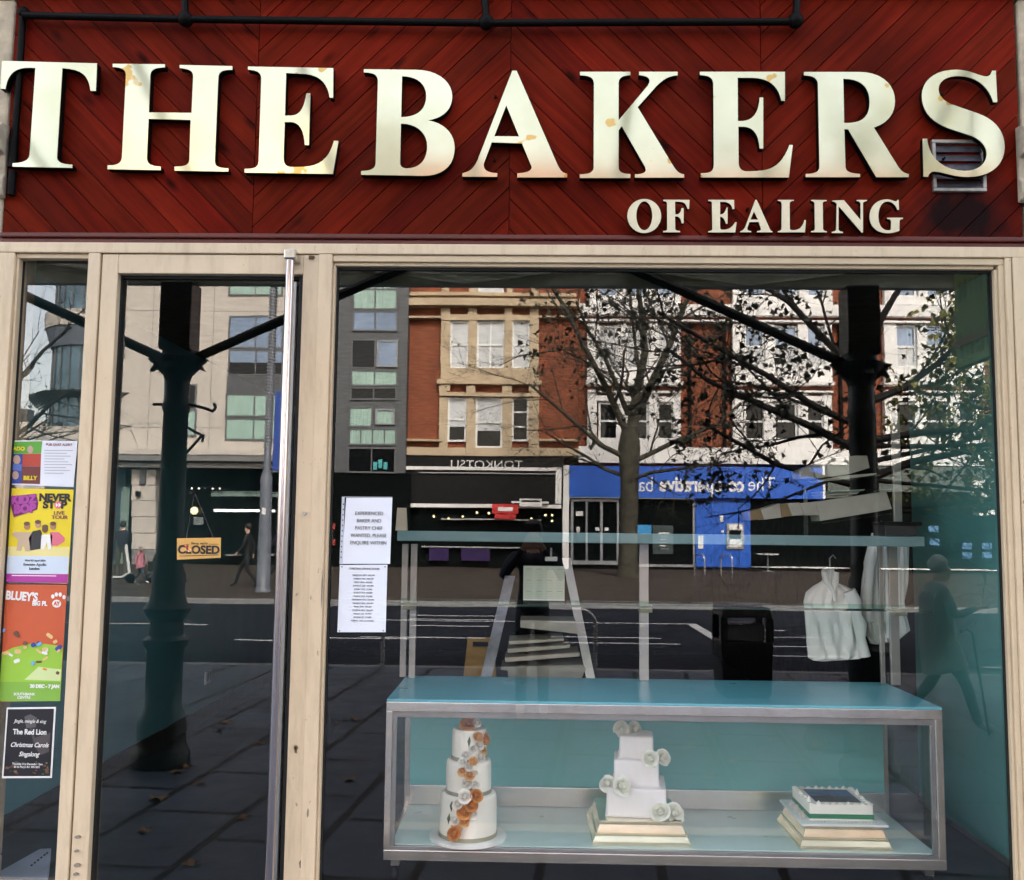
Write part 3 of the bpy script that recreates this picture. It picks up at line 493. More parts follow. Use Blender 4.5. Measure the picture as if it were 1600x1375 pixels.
t = paper('carol_poster', 'black carol singing notice with a white border and curly white words', 'poster', [(10.5, 1105.5), (87.5, 1104.5), (81, 1215.5), (3, 1216)], M_wht)
ink(t, 'black_field', z2((46, 397), (309, 394), (287, 780), (20, 780)), M_pblk)
for s, a, b, hh, k in (('Jingle, mingle & sing', 172, 466, 5.2, dict(shear=.3)), ('The Red Lion', 171, 528, 8.0, dict(bold=.03)), ('Christmas Carols', 168, 602, 7, dict(shear=.35, bold=.015)), ('Singalong', 165, 655, 7, dict(shear=.35, bold=.015)), ('Thursday 21st December 7pm', 157, 711, 3.2, {}), ("83 St Mary's Rd, W5 5RX", 154, 728, 3.2, {})):
    ptext('print', s, a/3.667, 1000+b/3.667, hh, -.0045, M_wht, t, squeeze=.86, **k)
ink(t, 'glass_picture', z2((140, 440), (172, 425), (210, 445), (205, 500), (150, 505)), C('poster_grey_picture', (.10, .09, .10)), -.004); ink(t, 'glass_picture', z2((170, 505), (180, 505), (200, 560), (290, 530), (280, 640), (230, 660), (195, 600)), C('poster_grey_picture2', (.07, .06, .065)), -.0038)
for k in range(22):
    a, b = R.uniform(40, 280), R.uniform(690, 770); r = R.uniform(.8, 2.2); ink(t, 'foliage_print', oval(a/3.667, 1000+b/3.667, r*1.6, r, 7), R.choice([C('poster_moss', (.09, .10, .03)), C('poster_rust', (.16, .06, .05)), C('poster_gold', (.22, .16, .06))]), -.004 - .0002*k)
# ---- notices on the main window
t = paper('job_notice', 'white job notice with five lines of capitals in a punched sleeve', 'notice', [(541, 777.5), (613, 777.5), (609.5, 881), (534, 881)], M_paper)
z3 = lambda *p: Z4(500, 680, 3.619, p)
for k, s in enumerate(('EXPERIENCED', 'BAKER AND', 'PASTRY CHEF', 'WANTED, PLEASE', 'ENQUIRE WITHIN')): ptext('print', s, 500+(278 - k*1.2)/3.619, 680+(443+k*41.5)/3.619, 5.8, -.0042, M_ink, t, squeeze=.88, bold=-.016)
MB().prism([[P(a, b, -.0025) for a, b in z3((124, 348), (139, 348), (129, 729), (110, 729))]], -.0026, -.0018).build('punched_strip', C('sleeve_grey', (.55, .60, .70)), t)
for k in range(11): ink(t, 'punch_hole', oval(500+(133 - k*1.4)/3.619, 680+(390+k*30)/3.619, .9, 1.3, 8), M_ink, -.0036)
ink(t, 'sleeve_edge', z3((139, 346), (409, 348), (409, 353), (139, 351)), M_inkg, -.0032)
t = paper('opening_hours_notice', 'white sheet of small grey opening hours below the job notice', 'notice', z3((112, 734), (381, 732), (371, 1114), (98, 1114)), M_paper)
ptext('print', 'CHRISTMAS OPENING HOURS', 500+250/3.619, 680+755/3.619, 3, -.004, M_inkg, t, squeeze=.85, bold=.03)
for k, s in enumerate(('WEDNESDAY 20TH - 8AM-5PM', 'THURSDAY 21ST - 8AM-5PM', 'FRIDAY 22ND - 8AM-5PM', 'SATURDAY 23RD - 8AM-5PM', 'SUNDAY 24TH - CLOSED', 'MONDAY 25TH - CLOSED', 'TUESDAY 26TH - CLOSED', 'WEDNESDAY 27TH - 9AM-4PM', 'THURSDAY 28TH - 9AM-4PM', 'FRIDAY 29TH - 9AM-4PM', 'SATURDAY 30TH - 9AM-4PM', 'SUNDAY 31ST - CLOSED', 'MONDAY 1ST - CLOSED', 'TUESDAY - BACK TO NORMAL')): ptext('print', s, 500+(246 - k*.5)/3.619, 680+(792+k*19.8)/3.619, 2.3, -.004, M_inkg, t, squeeze=.8)
for a, b in ((124, 744), (368, 744), (110, 1107), (358, 1105)): ink(t, 'tack', oval(500+a/3.619, 680+b/3.619, 1.3, 1.3, 8), M_inkg, -.0045)
# ================================================================ INSIDE THE SHOP
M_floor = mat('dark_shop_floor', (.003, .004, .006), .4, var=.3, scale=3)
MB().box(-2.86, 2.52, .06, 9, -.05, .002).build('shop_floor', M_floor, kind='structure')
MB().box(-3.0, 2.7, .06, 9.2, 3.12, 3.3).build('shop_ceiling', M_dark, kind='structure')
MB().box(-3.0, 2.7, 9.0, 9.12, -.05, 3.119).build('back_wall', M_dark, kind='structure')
wl = thing('interior_wall', 'dark turquoise wall inside the door with a black skirting', 'wall', (-2.84, 4, 0))
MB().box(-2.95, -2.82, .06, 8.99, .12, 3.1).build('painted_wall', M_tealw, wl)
MB().box(-2.95, -2.805, .06, 8.99, .003, .119).build('skirting', M_gasket, wl)
a, b = S(327, 1058, -2.80)
sk = thing('wall_socket', 'small white and black socket on the turquoise wall inside the door', 'socket', (-2.8, a, b - .05))
MB().box(-2.819, -2.805, a - .07, a + .07, b - .055, b + .055).build('plate', M_white, sk, bevel=.004)
MB().box(-2.804, -2.8, a - .045, a - .01, b - .03, b + .03).box(-2.804, -2.8, a + .012, a + .045, b - .03, b + .03).build('switch', M_ink, sk)
wr = thing('wall_panel', 'turquoise panelled wall at the S end of the shop with grey metal edging', 'wall', (2.46, 1, 0))
MB().box(2.46, 2.55, .09, 2.0, .03, 3.1).build('panel', mat('turquoise_wall_panel', (.115, .36, .36), .4, var=.1, scale=1.2), wr)
MB().box(2.435, 2.4595, .72, .775, .0, 3.1).box(2.448, 2.5, .09, 2.0, .0, .028).build('edging', M_alu, wr, bevel=.002)
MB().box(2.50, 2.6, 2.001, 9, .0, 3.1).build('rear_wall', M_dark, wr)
# projecting sign outside, under the canopy: its mirror image fills the window's upper corner
M_gboard = mat('olive_green_board', (.34, .46, .17), .6, var=.15); M_gink = mat('dark_green_print', (.16, .22, .09), .6)
xw = 2.44; ys0, zt = S(1556, 436, xw); ys1, _ = S(1490, 436, xw); zb = S(1522, 566, xw)[1]; zr = S(1522, 527, xw)[1]
gb = thing('projecting_sign', 'olive green projecting sign hung under the canopy, mirrored in the upper corner of the window', 'sign', (xw, -(ys0+ys1)/2, zb))
MB().box(xw, xw + .05, -ys0 + .12, -ys1, zb, zt + .22).build('board', M_gboard, gb, bevel=.004)
MB().box(xw - .006, xw - .0005, -ys0 + .11, -ys1 - .01, zr - .02, zr + .02).build('rail', mat('brown_rail', (.34, .17, .07), .5), gb)
gk = MB(); rr = random.Random(3)
for z0_, h_ in ((zt - .02, .13), (zt - .30, .10), (zb + .05, .09)):
    for i in range(7): y_ = -ys0 - .03 - i*(ys1-ys0-.06)/7; gk.box(xw - .0018, xw - .0004, y_, y_ - .012 - .02*rr.random(), z0_, z0_ + h_*rr.uniform(.8, 1))
gk.build('worn_print', M_gink, gb)
for y_ in (-ys0 - .08, -ys1 + .08): MB().tube([(xw + .025, y_, zt + .21), (xw + .025, y_, 4.3)], .01, 6).build('hanger', M_black, gb)
# ---- display counter
YC = .42
xc0, zc1 = P(604, 1095, YC); xc1, _ = P(1472, 1097, YC); _, zc0 = P(1000, 1352, YC)
YB = G(1000, 1063, zc1)[1]
case = thing('display_counter', 'long glass fronted display counter with a turquoise top, holding three cakes', 'counter', ((xc0+xc1)/2, (YC+YB)/2, 0))
fw = .048
zi0, zi1 = zc0 + .06, zc1 - .075
MB().box(xc0, xc1, YC, YC + .035, zc1 - fw, zc1 - .004).box(xc0, xc1, YC, YC + .035, zc0, zc0 + fw).box(xc0, xc0 + .03, YC, YC + .035, zc0 + fw, zc1 - fw).box(xc1 - .034, xc1, YC, YC + .035, zc0 + fw, zc1 - fw).build('front_frame', M_steel, case, bevel=.003)
MB().box(xc0 + .03, xc1 - .034, YC + .012, YC + .03, zc1 - .078, zc1 - fw - .001).box(xc0 + .03, xc1 - .034, YC + .012, YC + .03, zc0 + fw + .001, zc0 + .063).box(xc0 + .031, xc0 + .05, YC + .012, YC + .03, zc0 + .064, zc1 - .079).box(xc1 - .056, xc1 - .035, YC + .012, YC + .03, zc0 + .064, zc1 - .079).build('inner_bead', M_alu, case, bevel=.002)
for x in (xc0 + .002, xc1 - .032): MB().box(x, x + .03, YC + .036, YB, zc1 - fw, zc1 - .004).box(x, x + .03, YC + .036, YB, zc0, zc0 + fw).box(x, x + .03, YB - .03, YB, zc0 + fw, zc1 - fw).build('side_frame', M_steel, case, bevel=.003)
MB().box(xc0 + .0, xc1, YC + .002, YB, zc1 - .0035, zc1 + .008).build('glass_top', M_tealtop, case, bevel=.002)
MB().box(xc0 + .033, xc1 - .033, YC + .04, YB - .01, zc1 - .012, zc1 - .0045).build('top_panel', M_white, case)
zfl = zi0 + .006
MB().box(xc0 + .033, xc1 - .033, YC + .037, YB - .012, zfl - .02, zfl).build('floor_board', mat('pale_turquoise_board', (.60, .76, .74), .3, var=.04), case)
YK = YB - .05
MB().box(xc0 + .035, xc1 - .035, YK, YK + .02, zfl + .105, zc1 - .013).build('back_panel', M_teal, case)
MB().box(xc0 + .035, xc1 - .035, YK - .012, YK + .02, zfl + .001, zfl + .104).build('back_rail', M_steel, case, bevel=.003)
MB().box(xc0 + .052, xc1 - .058, YC + .018, YC + .023, zc0 + .0635, zc1 - .0785).build('front_glass', M_glass2, case)
for x in (xc0 + .012, xc1 - .02): MB().box(x, x + .006, YC + .037, YB - .031, zc0 + fw + .001, zc1 - fw - .001).build('side_glass', M_glass2, case)
for x in (xc0 + .05, xc1 - .06):
    for y in (YC + .07, YB - .08):
        c = MB().tube([(x, y, zc0 - .002), (x, y, zc0 - .035)], .012, 8); w = MB(); w.tube([(x - .011, y, .042), (x + .011, y, .042)], .04, 16); o = w.build('castor', M_black, case, smooth=True); c.box(x - .02, x + .02, y - .02, y + .02, zc0 - .04, zc0 - .001).build('fork', M_alu, o)
# shelves above the counter
M_post = mat('satin_aluminium_post', (.50, .49, .47), .35, .7, var=.12, scale=5)
up = thing('glass_shelving', 'glass shelf unit on grey metal posts standing on the display counter', 'shelving', ((xc0+xc1)/2, YB - .1, zc1 + .01))
YS = YB - .06
def post(pt, pb, w, Y=YS, zlow=None, m=None):
    xa, za = P(*pt, Y); xb, zb_ = P(*pb, Y); xm = (xa + xb) / 2; MB().box(xm - w/2, xm + w/2, Y - .012, Y + .012, zc1 + .0105 if zlow is None else zlow, za).build('post', m or M_post, up, bevel=.002)
post((633, 850), (630, 1060), .034); post((650, 850), (641, 1060), .034, YS - .03); post((1005, 850), (1007, 1060), .05); post((1372, 850), (1382, 1060), .022); post((1393, 850), (1400, 1060), .048, YS - .03)
post((1403, 645), (1398, 815), .045, YS + .2, P(1400, 815, YS + .2)[1])
zs1 = P(1000, 941, YS)[1]
xa, xb = P(628, 940, YS)[0], P(1418, 940, YS)[0]
MB().mark(0).box(xa, xb, YS - .32, YS - .013, zs1 - .006, zs1 + .006).build('glass_shelf', glassmat('shelf_glass', .85, .08, (.85, 1, .95)), up)
MB().box(xa, xb, YS - .326, YS - .3205, zs1 - .006, zs1 + .006).build('shelf_edge', M_edge, up)
zs2 = P(1000, 848, YS - .3)[1]
xa2, xb2 = P(622, 846, YS - .3)[0], P(1440, 846, YS - .3)[0]
M_frost = mat('frosted_turquoise_glass', (.20, .34, .36), .25, var=.1, scale=3, alpha=.75)
MB().box(xa2, xb2, YS - .34, YS - .014, zs2 - .004, zs2 + .048).build('top_slab', M_frost, up, bevel=.004)
for x, y, z in ((642, 947, 0), (1007, 947, 0), (1400, 947, 0)):
    xx = P(x, y, YS)[0]; MB().box(xx - .035, xx + .035, YS - .07, YS - .0125, zs1 - .05, zs1 - .0065).build('shelf_clip', mat('tan_clip', (.30, .24, .16), .5), up, bevel=.004)

# ---- things on and behind the shelves
xx, zz = P(627, 850, YS - .2)
cd = thing('price_card', 'small folded cream card standing on the end of the top glass shelf', 'card', (xx, YS - .2, zs2 + .049))
MB().add([(xx-.03, YS-.22, zs2+.049), (xx+.03, YS-.22, zs2+.049), (xx+.024, YS-.2, zs2+.17), (xx-.026, YS-.2, zs2+.17), (xx-.03, YS-.17, zs2+.049), (xx+.03, YS-.17, zs2+.049)], [(0,1,2,3), (3,2,5,4)]).build('card_face', mat('cream_card', (.45, .40, .30), .7), cd)
xx, zz = P(1398, 832, YS - .15)
bx = thing('black_box', 'flat black lidded box on the top shelf above the white coats', 'box', (xx, YS - .15, zs2 + .049))
MB().box(xx - .085, xx + .085, YS - .24, YS - .06, zs2 + .049, zs2 + .105).build('tray', M_ink, bx, bevel=.006); MB().box(xx - .09, xx + .11, YS - .245, YS - .055, zs2 + .1055, zs2 + .125).build('lid', M_black, bx, bevel=.006)
# year planner leaning on the lower shelf
xa_, za_ = P(818, 884, YS - .05); xb_, zb_ = P(882, 946, YS - .05)
cal = thing('year_planner', 'pale green wall calendar sheet leaning on the lower glass shelf', 'calendar', ((xa_+xb_)/2, YS - .05, zs1 + .007))
M_calp = mat('pale_green_paper', (.52, .60, .50), .7, var=.03); MB().box(xa_, xb_, YS - .05, YS - .046, zs1 + .007, za_).build('sheet', M_calp, cal)
for i in range(4):
    for j in range(3):
        cx, cz = xa_ + (xb_-xa_)*(.13 + .25*i), za_ - (za_-zs1)*(.08 + .31*j); ln = MB()
        ln.box(cx - .016, cx + .016, YS - .0515, YS - .0505, cz - .003, cz)
        for q in range(5): ln.box(cx - .022, cx + .022, YS - .0515, YS - .0505, cz - .012 - q*.009, cz - .0112 - q*.009)
        ln.build('month_block', M_inkg, cal)
MB().box(xa_, xb_, YS - .056, YS - .0505, zs1 + .0068, zs1 + .012).build('clip_strip', M_white, cal)
xx, zz = P(861, 873, YS); lb = thing('shelf_label', 'small white label holder above the pale calendar sheet', 'label', (xx, YS - .03, zz))
MB().box(xx - .034, xx + .034, YS - .04, YS - .03, zz - .012, zz + .012).build('label_plate', M_white, lb, bevel=.004); MB().box(xx - .005, xx + .005, YS - .029, YS - .013, zz - .005, zz + .06).build('stem', M_alu, lb)
# sloping tray rack behind the counter
YR = YB + .55
rk = thing('tray_rack', 'sloping grey metal rack with white trays behind the counter', 'rack', (P(845, 960, YR)[0], YR + .1, 0))
def bar(a, b, wpx, Y0, Y1, m, name, par, th=.02):
    pa, pb = P(*a, Y0), P(*b, Y1); wa = wpx * (Y0 + D) / F / 2
    MB().add([(pa[0]-wa, Y0, pa[1]), (pa[0]+wa, Y0, pa[1]), (pb[0]+wa, Y1, pb[1]), (pb[0]-wa, Y1, pb[1]), (pa[0]-wa, Y0+th, pa[1]), (pa[0]+wa, Y0+th, pa[1]), (pb[0]+wa, Y1+th, pb[1]), (pb[0]-wa, Y1+th, pb[1])], [(0,1,2,3),(7,6,5,4),(0,4,5,1),(1,5,6,2),(2,6,7,3),(3,7,4,0)]).build(name, m, par)
bar((885, 872), (929, 1090), 13, YR + .2, YR - .1, M_post, 'side_rail', rk); bar((797, 900), (752, 1090), 16, YR + .2, YR - .1, mat('dull_aluminium', (.30, .31, .34), .35, .7, var=.3, scale=10), 'side_rail', rk)
def tray(c, name='tray', m=None, dy=.25):
    m = m or mat('ivory_tray', (.55, .53, .46), .5, var=.1); pts = [P(a, b, YR) for a, b in c]
    MB().prism([pts], YR - .05, YR + dy).build(name, m, rk, bevel=.003)
tray([(813, 968), (899, 969), (902, 989), (813, 979)]); tray([(795, 1000), (880, 996), (881, 1000), (796, 1006)]); tray([(793, 1012), (890, 1006), (890, 1011), (794, 1019)]); tray([(789, 1026), (905, 1018), (905, 1024), (790, 1033)])
tray([(783, 1040), (910, 1037), (915, 1043), (905, 1066), (795, 1066), (793, 1046), (783, 1045)], 'base_tray', mat('grey_plastic_tray', (.34, .36, .32), .5))
# wet floor sign
YW = YB + 1.9
M_ysign = mat('yellow_plastic', (.50, .30, .03), .45)
pts = [P(a, b, YW) for a, b in ((727, 996), (754, 996), (752, 1008), (744, 1075), (722, 1075))]; z0 = min(p[1] for p in pts)
wf = thing('wet_floor_sign', 'yellow plastic folding floor sign beside the sloping tray rack', 'floor sign', ((pts[0][0]+pts[1][0])/2, YW, 0))
x0, x1, zt = pts[0][0], pts[1][0] + .1, pts[0][1]; xm = (x0+x1)/2
def sheet(yt, yb, name):
    m = MB()
    out = [(x0+.02, zt), (x1-.02, zt), (x1+.06, .004), (x0-.06, .004)]; hole = [(xm-.06, zt-.03), (xm-.06, zt-.07), (xm+.06, zt-.07), (xm+.06, zt-.03)]
    b = len(m.v); m.prism([out, hole], 0, .012); m.v = [(v[0], yt + (yb-yt)*(zt - v[2])/zt + v[1], v[2]) for v in m.v]; return m.build(name, M_ysign, wf)
s_ = sheet(YW, YW - .16, 'front_leaf'); sheet(YW + .014, YW + .18, 'rear_leaf')
MB().prism([[(xm-.08, zt*.42), (xm+.08, zt*.42), (xm, zt*.68)], [(xm-.055, zt*.45), (xm, zt*.62), (xm+.055, zt*.45)]], YW - .1, YW - .094).build('warning_triangle', M_ink, s_)
# hanging white coats
M_coat = mat('white_cotton', (.86, .87, .86), .85, var=.04, scale=12, bump=.8, bscale=14)
def coat(name, label, outline, Y, folds, seed):
    pts = [P(a, b, Y) for a, b in outline]; x_ = [p[0] for p in pts]; z_ = [p[1] for p in pts]
    t = thing(name, label, 'coat', ((min(x_)+max(x_))/2, Y, min(z_)), 'white coats hanging behind the counter'); rr = random.Random(seed)
    NX, NZ = 26, 40; x0, x1, z0, z1 = min(x_), max(x_), min(z_), max(z_)
    def span(z):
        xs = []
        for i in range(len(pts)):
            p, q = pts[i], pts[(i+1) % len(pts)]
            if (p[1]-z)*(q[1]-z) <= 0 and p[1] != q[1]: xs.append(p[0] + (q[0]-p[0])*(z-p[1])/(q[1]-p[1]))
        return (min(xs), max(xs)) if xs else None
    ph = [rr.uniform(0, 6) for _ in range(6)]; m = MB(); rows = []
    for j in range(NZ + 1):
        z = z0 + (z1-z0)*(.004 + .992*j/NZ); a, b = span(z); rows.append((z, a, b))
    for side in (-1, 1):
        for j, (z, a, b) in enumerate(rows):
            for i in range(NX + 1):
                u = i / NX; x = a + (b-a)*u; dep = .028 * math.sin(math.pi*u) ** .5 if 0 < u < 1 else 0
                w1 = (u - .5)*(z1 - z)/(z1 - z0); fold = (.034*(.6 - abs(math.sin(w1*folds*5.2 + ph[0] + 1.2*u))) + .016*(.6 - abs(math.sin(u*folds*7.1 + ph[1] - 9*(z-z0)))) + .008*math.sin(31*u + 17*(z-z0) + ph[2])) * (1 - .6*(z-z0)/(z1-z0))
                m.v.append((x, Y + side*(dep + .004) + (fold if side < 0 else fold*.5), z))
    o = (NX+1)*(NZ+1)
    for s in (0, 1):
        for j in range(NZ):
            for i in range(NX): k = s*o + j*(NX+1) + i; m.f.append([k, k+1, k+NX+2, k+NX+1]); m.m.append(0)
    for j in range(NZ):
        for i in (0, NX): k = j*(NX+1)+i; m.f.append([k, k+NX+1, o+k+NX+1, o+k]); m.m.append(0)
    for i in range(NX):
        for j in (0, NZ): k = j*(NX+1)+i; m.f.append([k, k+1, o+k+1, o+k]); m.m.append(0)
    m.build('cloth', M_coat, t, smooth=True)
    hx = sum(p[0] for p in pts if p[1] > z1 - .03) / max(1, len([p for p in pts if p[1] > z1 - .03]))
    MB().tube([(hx, Y, z1 - .02), (hx, Y, z1 + .05), (hx + .02, Y, z1 + .07), (hx + .035, Y, z1 + .05)], .004, 6).build('hook', M_alu, t)
    return t, pts
YJ = YB + .25
def sleeve(t, pts_, Y, r0, r1):
    q = [Vector((P(a, b, Y)[0], Y - .055, P(a, b, Y)[1])) for a, b in pts_]; n_ = len(q); MB().tube(q, [r0 + (r1 - r0)*i/(n_-1) + .006*math.sin(i*2.6) for i in range(n_)], 12).build('sleeve', M_coat, t, smooth=True)
def collar(t, pts_, Y):
    q = [Vector((P(a, b, Y)[0], Y - .05, P(a, b, Y)[1])) for a, b in pts_]; MB().tube(q, [.014 + .006*math.sin(i*1.9) for i in range(len(q))], 8).build('collar', M_coat, t, smooth=True)
c1, p1 = coat('hanging_coat', 'short white hooded coat hanging alone before the dark shop', [(1284, 887), (1302, 886), (1304, 893), (1302, 908), (1322, 916), (1338, 925), (1333, 940), (1343, 985), (1350, 1028), (1330, 1031), (1270, 1032), (1263, 1028), (1258, 975), (1256, 940), (1260, 925), (1272, 915), (1286, 907), (1283, 895)], YJ, 2.2, 3)
sleeve(c1, [(1322, 922), (1331, 940), (1333, 958), (1339, 975), (1340, 995), (1346, 1024)], YJ, .036, .03); collar(c1, [(1284, 893), (1288, 908), (1298, 922), (1301, 938)], YJ); collar(c1, [(1303, 893), (1301, 908), (1299, 922)], YJ)
c2, p2 = coat('hanging_coat', 'longer white coat hanging behind the last grey shelf post', [(1362, 832), (1382, 833), (1392, 850), (1395, 900), (1393, 950), (1400, 1003), (1360, 1006), (1350, 985), (1343, 940), (1346, 905), (1353, 872), (1358, 850)], YJ + .1, 1.6, 5)
sleeve(c2, [(1361, 850), (1354, 880), (1353, 910), (1348, 940), (1352, 970)], YJ + .1, .034, .028)
c3, p3 = coat('hanging_coat', 'white apron hanging beside the grey shelf post nearest the turquoise wall', [(1385, 838), (1420, 848), (1418, 905), (1414, 938), (1417, 960), (1422, 985), (1398, 1002), (1386, 1000), (1384, 940), (1383, 880)], YJ - .05, 1.3, 9)
# pleated white card boxes on tilted shelves
M_card = mat('white_card', (.46, .45, .40), .7, var=.08, scale=9); M_cardb = mat('brown_card', (.30, .21, .11), .75, var=.2)
YP = YB + .2
def cards(name, label, polys, Y, dep, group=None):
    allp = [P(a, b, Y) for c, _ in polys for a, b in c]; t = thing(name, label, 'box', (sum(p[0] for p in allp)/len(allp), Y, min(p[1] for p in allp)), group)
    for k, (c, m) in enumerate(polys): MB().prism([[P(a, b, Y) for a, b in c]], Y + .012*k, Y + dep + .012*k).build('card_panel', m, t, bevel=.002)
    return t
cards('cake_box_stack', 'white card sheets folded like a fan beside the upright metal post', [([(1275, 784), (1385, 768), (1394, 795), (1368, 800), (1282, 814)], M_card), ([(1250, 786), (1277, 784), (1284, 805), (1258, 805)], M_card), ([(1232, 786), (1251, 785), (1259, 804), (1240, 806)], M_card), ([(1222, 788), (1234, 787), (1242, 806), (1224, 808)], M_cardb), ([(1192, 796), (1222, 786), (1228, 808), (1198, 812)], M_card), ([(1172, 800), (1193, 794), (1199, 811), (1174, 813)], M_cardb)], YP, .18)
cards('folded_card_pile', 'pile of thin white card sheets lying above the fanned card boxes', [([(1279, 768), (1352, 764), (1350, 767), (1282, 771)], M_card), ([(1281, 772), (1345, 768), (1340, 772), (1286, 775)], M_card), ([(1284, 776), (1336, 773), (1325, 777), (1290, 778)], M_card)], YP + .02, .16)
cards('opened_cake_box', 'opened white card box with a curved flap at the top of the shelves', [([(1270, 726), (1300, 716), (1335, 712), (1355, 712), (1359, 731), (1330, 740), (1275, 748)], M_card), ([(1278, 750), (1330, 742), (1372, 739), (1370, 742), (1326, 748), (1280, 753)], M_card), ([(1250, 735), (1269, 727), (1274, 747), (1252, 748)], M_card)], YP + .1, .16)
for (a, b, c, d) in ((1280, 766, 1402, 764), (1280, 817, 1400, 800), (1278, 756, 1372, 742)):
    p, q = P(a, b, YP), P(c, d, YP)
    sh = thing('tilted_shelf', 'thin tilted glass shelf %s' % {766: 'under the pile of card sheets', 817: 'under the fanned card boxes', 756: 'under the opened cake box'}[b], 'shelf', ((p[0]+q[0])/2, YP + .1, min(p[1], q[1])))
    MB().add([(p[0], YP-.04, p[1]), (q[0], YP-.04, q[1]), (q[0], YP+.3, q[1]), (p[0], YP+.3, p[1]), (p[0], YP-.04, p[1]-.008), (q[0], YP-.04, q[1]-.008), (q[0], YP+.3, q[1]-.008), (p[0], YP+.3, p[1]-.008)], [(0,1,2,3),(7,6,5,4),(0,4,5,1),(1,5,6,2),(2,6,7,3),(3,7,4,0)]).build('glass', glassmat('shelf_glass', .85, .08), sh)
    MB().box(min(p[0],q[0]), min(p[0],q[0]) + .012, YP + .28, YP + .3, zs2 + .05, min(p[1], q[1]) - .009).build('leg', M_alu, sh)
# closed sign on the door, hung from a chain
YO = .05
co_ = [(276.5, 841), (345, 840), (344.5, 871.5), (276.5, 874.5)]; w4 = [P(a, b, YO) for a, b in co_]
cs = thing('closed_sign', 'orange hanging sign reading CLOSED behind the door glass', 'sign', (sum(p[0] for p in w4)/4, YO, w4[3][1]))
MB().prism([w4], YO, YO + .006).build('plate', mat('orange_sign_paint', (.80, .47, .13), .5, var=.05), cs)
ptext('lettering', 'CLOSED', 310.5, 859.5, 12.5, YO - .0015, M_ink, cs, bold=.05, squeeze=1.02); ptext('lettering', "Sorry, we're", 311, 849, 3.8, YO - .0015, M_ink, cs, shear=.3)
for c in ([(280, 852), (295, 850.2), (295, 850.9), (280, 852.7)], [(326, 850), (341, 850), (341, 850.7), (326, 850.7)], [(280, 868.5), (341, 866.5), (341, 867.4), (280, 869.4)]): quadpx(MB(), c, YO - .0015, YO - .0007).build('lettering', M_ink, cs)
a, b = P(290, 843, YO), P(333, 842, YO); top = P(303, 770, YO)
for q in (a, b): MB().tube([(q[0], YO + .01, q[1]), (top[0], YO + .01, top[1])], .0025, 6).build('cord', M_ink, cs)
MB().tube([(top[0], YO + .012, top[1]), (top[0], .009, top[1])], .006, 8).build('suction_hook', M_ink, cs)
# folded paper on the floor inside the side window
fp = thing('folded_newspaper', 'pale blue folded paper on the floor inside the side window', 'newspaper', (*G(30, 1360, .06)[:2], .003))
pz = .06; ps = [G(a, b, pz) for a, b in ((-20, 1372), (75, 1372), (80, 1325), (62, 1326))]
m = MB(); n = len(ps); m.add([(*p, pz) for p in ps] + [(*p, .003) for p in ps], [tuple(range(n)), tuple(reversed(range(n, 2*n)))] + [(i, (i+1) % n, n+(i+1) % n, n+i) for i in range(n)]); m.build('paper_stack', mat('pale_blue_paper', (.40, .48, .62), .7), fp, bevel=.004)
for k, (a, b) in enumerate(((49, 1351), (54, 1347), (59, 1343), (64, 1339), (69, 1335), (73, 1332))):
    g0, g1, g2, g3 = G(a-2, b+1.2, pz+.001), G(a+1, b-1.2, pz+.001), G(a+3, b+.6, pz+.001), G(a, b+3, pz+.001); MB().add([(*q, pz+.001) for q in (g0, g1, g2, g3)], [(0, 1, 2, 3)]).build('headline', M_ink, fp)

# ---------------------------------------------------------------- cakes
M_ice = mat('ivory_icing', (.90, .86, .78), .5, var=.03, bump=.05, bscale=30); M_ice2 = mat('white_icing', (.91, .86, .86), .5, var=.03)
M_rust = mat('copper_sugar_rose', (.62, .27, .065), .5, var=.3, scale=25); M_tanr = mat('pale_copper_rose', (.78, .45, .17), .5, var=.25, scale=25); M_wrose = mat('white_sugar_rose', (.82, .80, .74), .6, var=.05); M_grose = mat('greenish_white_rose', (.93, .93, .82), .6, var=.12, scale=30)
M_leafd = mat('dark_leaf', (.06, .10, .04), .5); M_goldst = mat('silver_gold_plinth', (.80, .75, .56), .2, .85, var=.12, scale=12); M_rib = mat('olive_ribbon', (.30, .29, .20), .4)
def rose(par, c, r, m, d=(0, -1, .35), name='rose', seed=0):
    rr = random.Random(seed); d = Vector(d).normalized(); q = d.to_track_quat('Z', 'Y'); mb = MB(); c = Vector(c); spin = rr.uniform(0, 6)
    for ring, (k, R0, H0, lip) in enumerate(((2, .26, .80, -.10), (3, .46, .70, .02), (4, .70, .50, .22), (5, .95, .22, .42))):
        for i in range(k):
            a0 = spin + 2*math.pi*i/k + ring*.9 + rr.uniform(-.25, .25); wv = math.pi/k*1.5; nu, nv = 6, 4; vs = []
            sz = rr.uniform(.88, 1.1)
            for j in range(nu + 1):
                u = 2*j/nu - 1; a = a0 + wv*u
                for t in range(nv + 1):
                    v = t/nv; rad = R0*(.25 + .75*math.sin(min(1, v*1.25)*math.pi/2)) + max(0, v - .6)*lip*1.3 + .05*u*(1 if ring else .6)
                    zz_ = -.35 + (H0 + .35)*v*(1 - .22*u*u*v) - max(0, v - .75)*max(0, lip)*.9
                    vs.append(c + q @ Vector((math.cos(a)*rad*r*sz, math.sin(a)*rad*r*sz, zz_*r*sz)))
            w_ = nv + 1; mb.add(vs, [(j*w_+t, (j+1)*w_+t, (j+1)*w_+t+1, j*w_+t+1) for j in range(nu) for t in range(nv)])
    mb.ball(c + d*r*.12, r*.40, 8, 6); return mb.build(name, m, par, smooth=True)
def at(px_, py_, Y): x, z_ = P(px_, py_, Y); return x, Y, z_
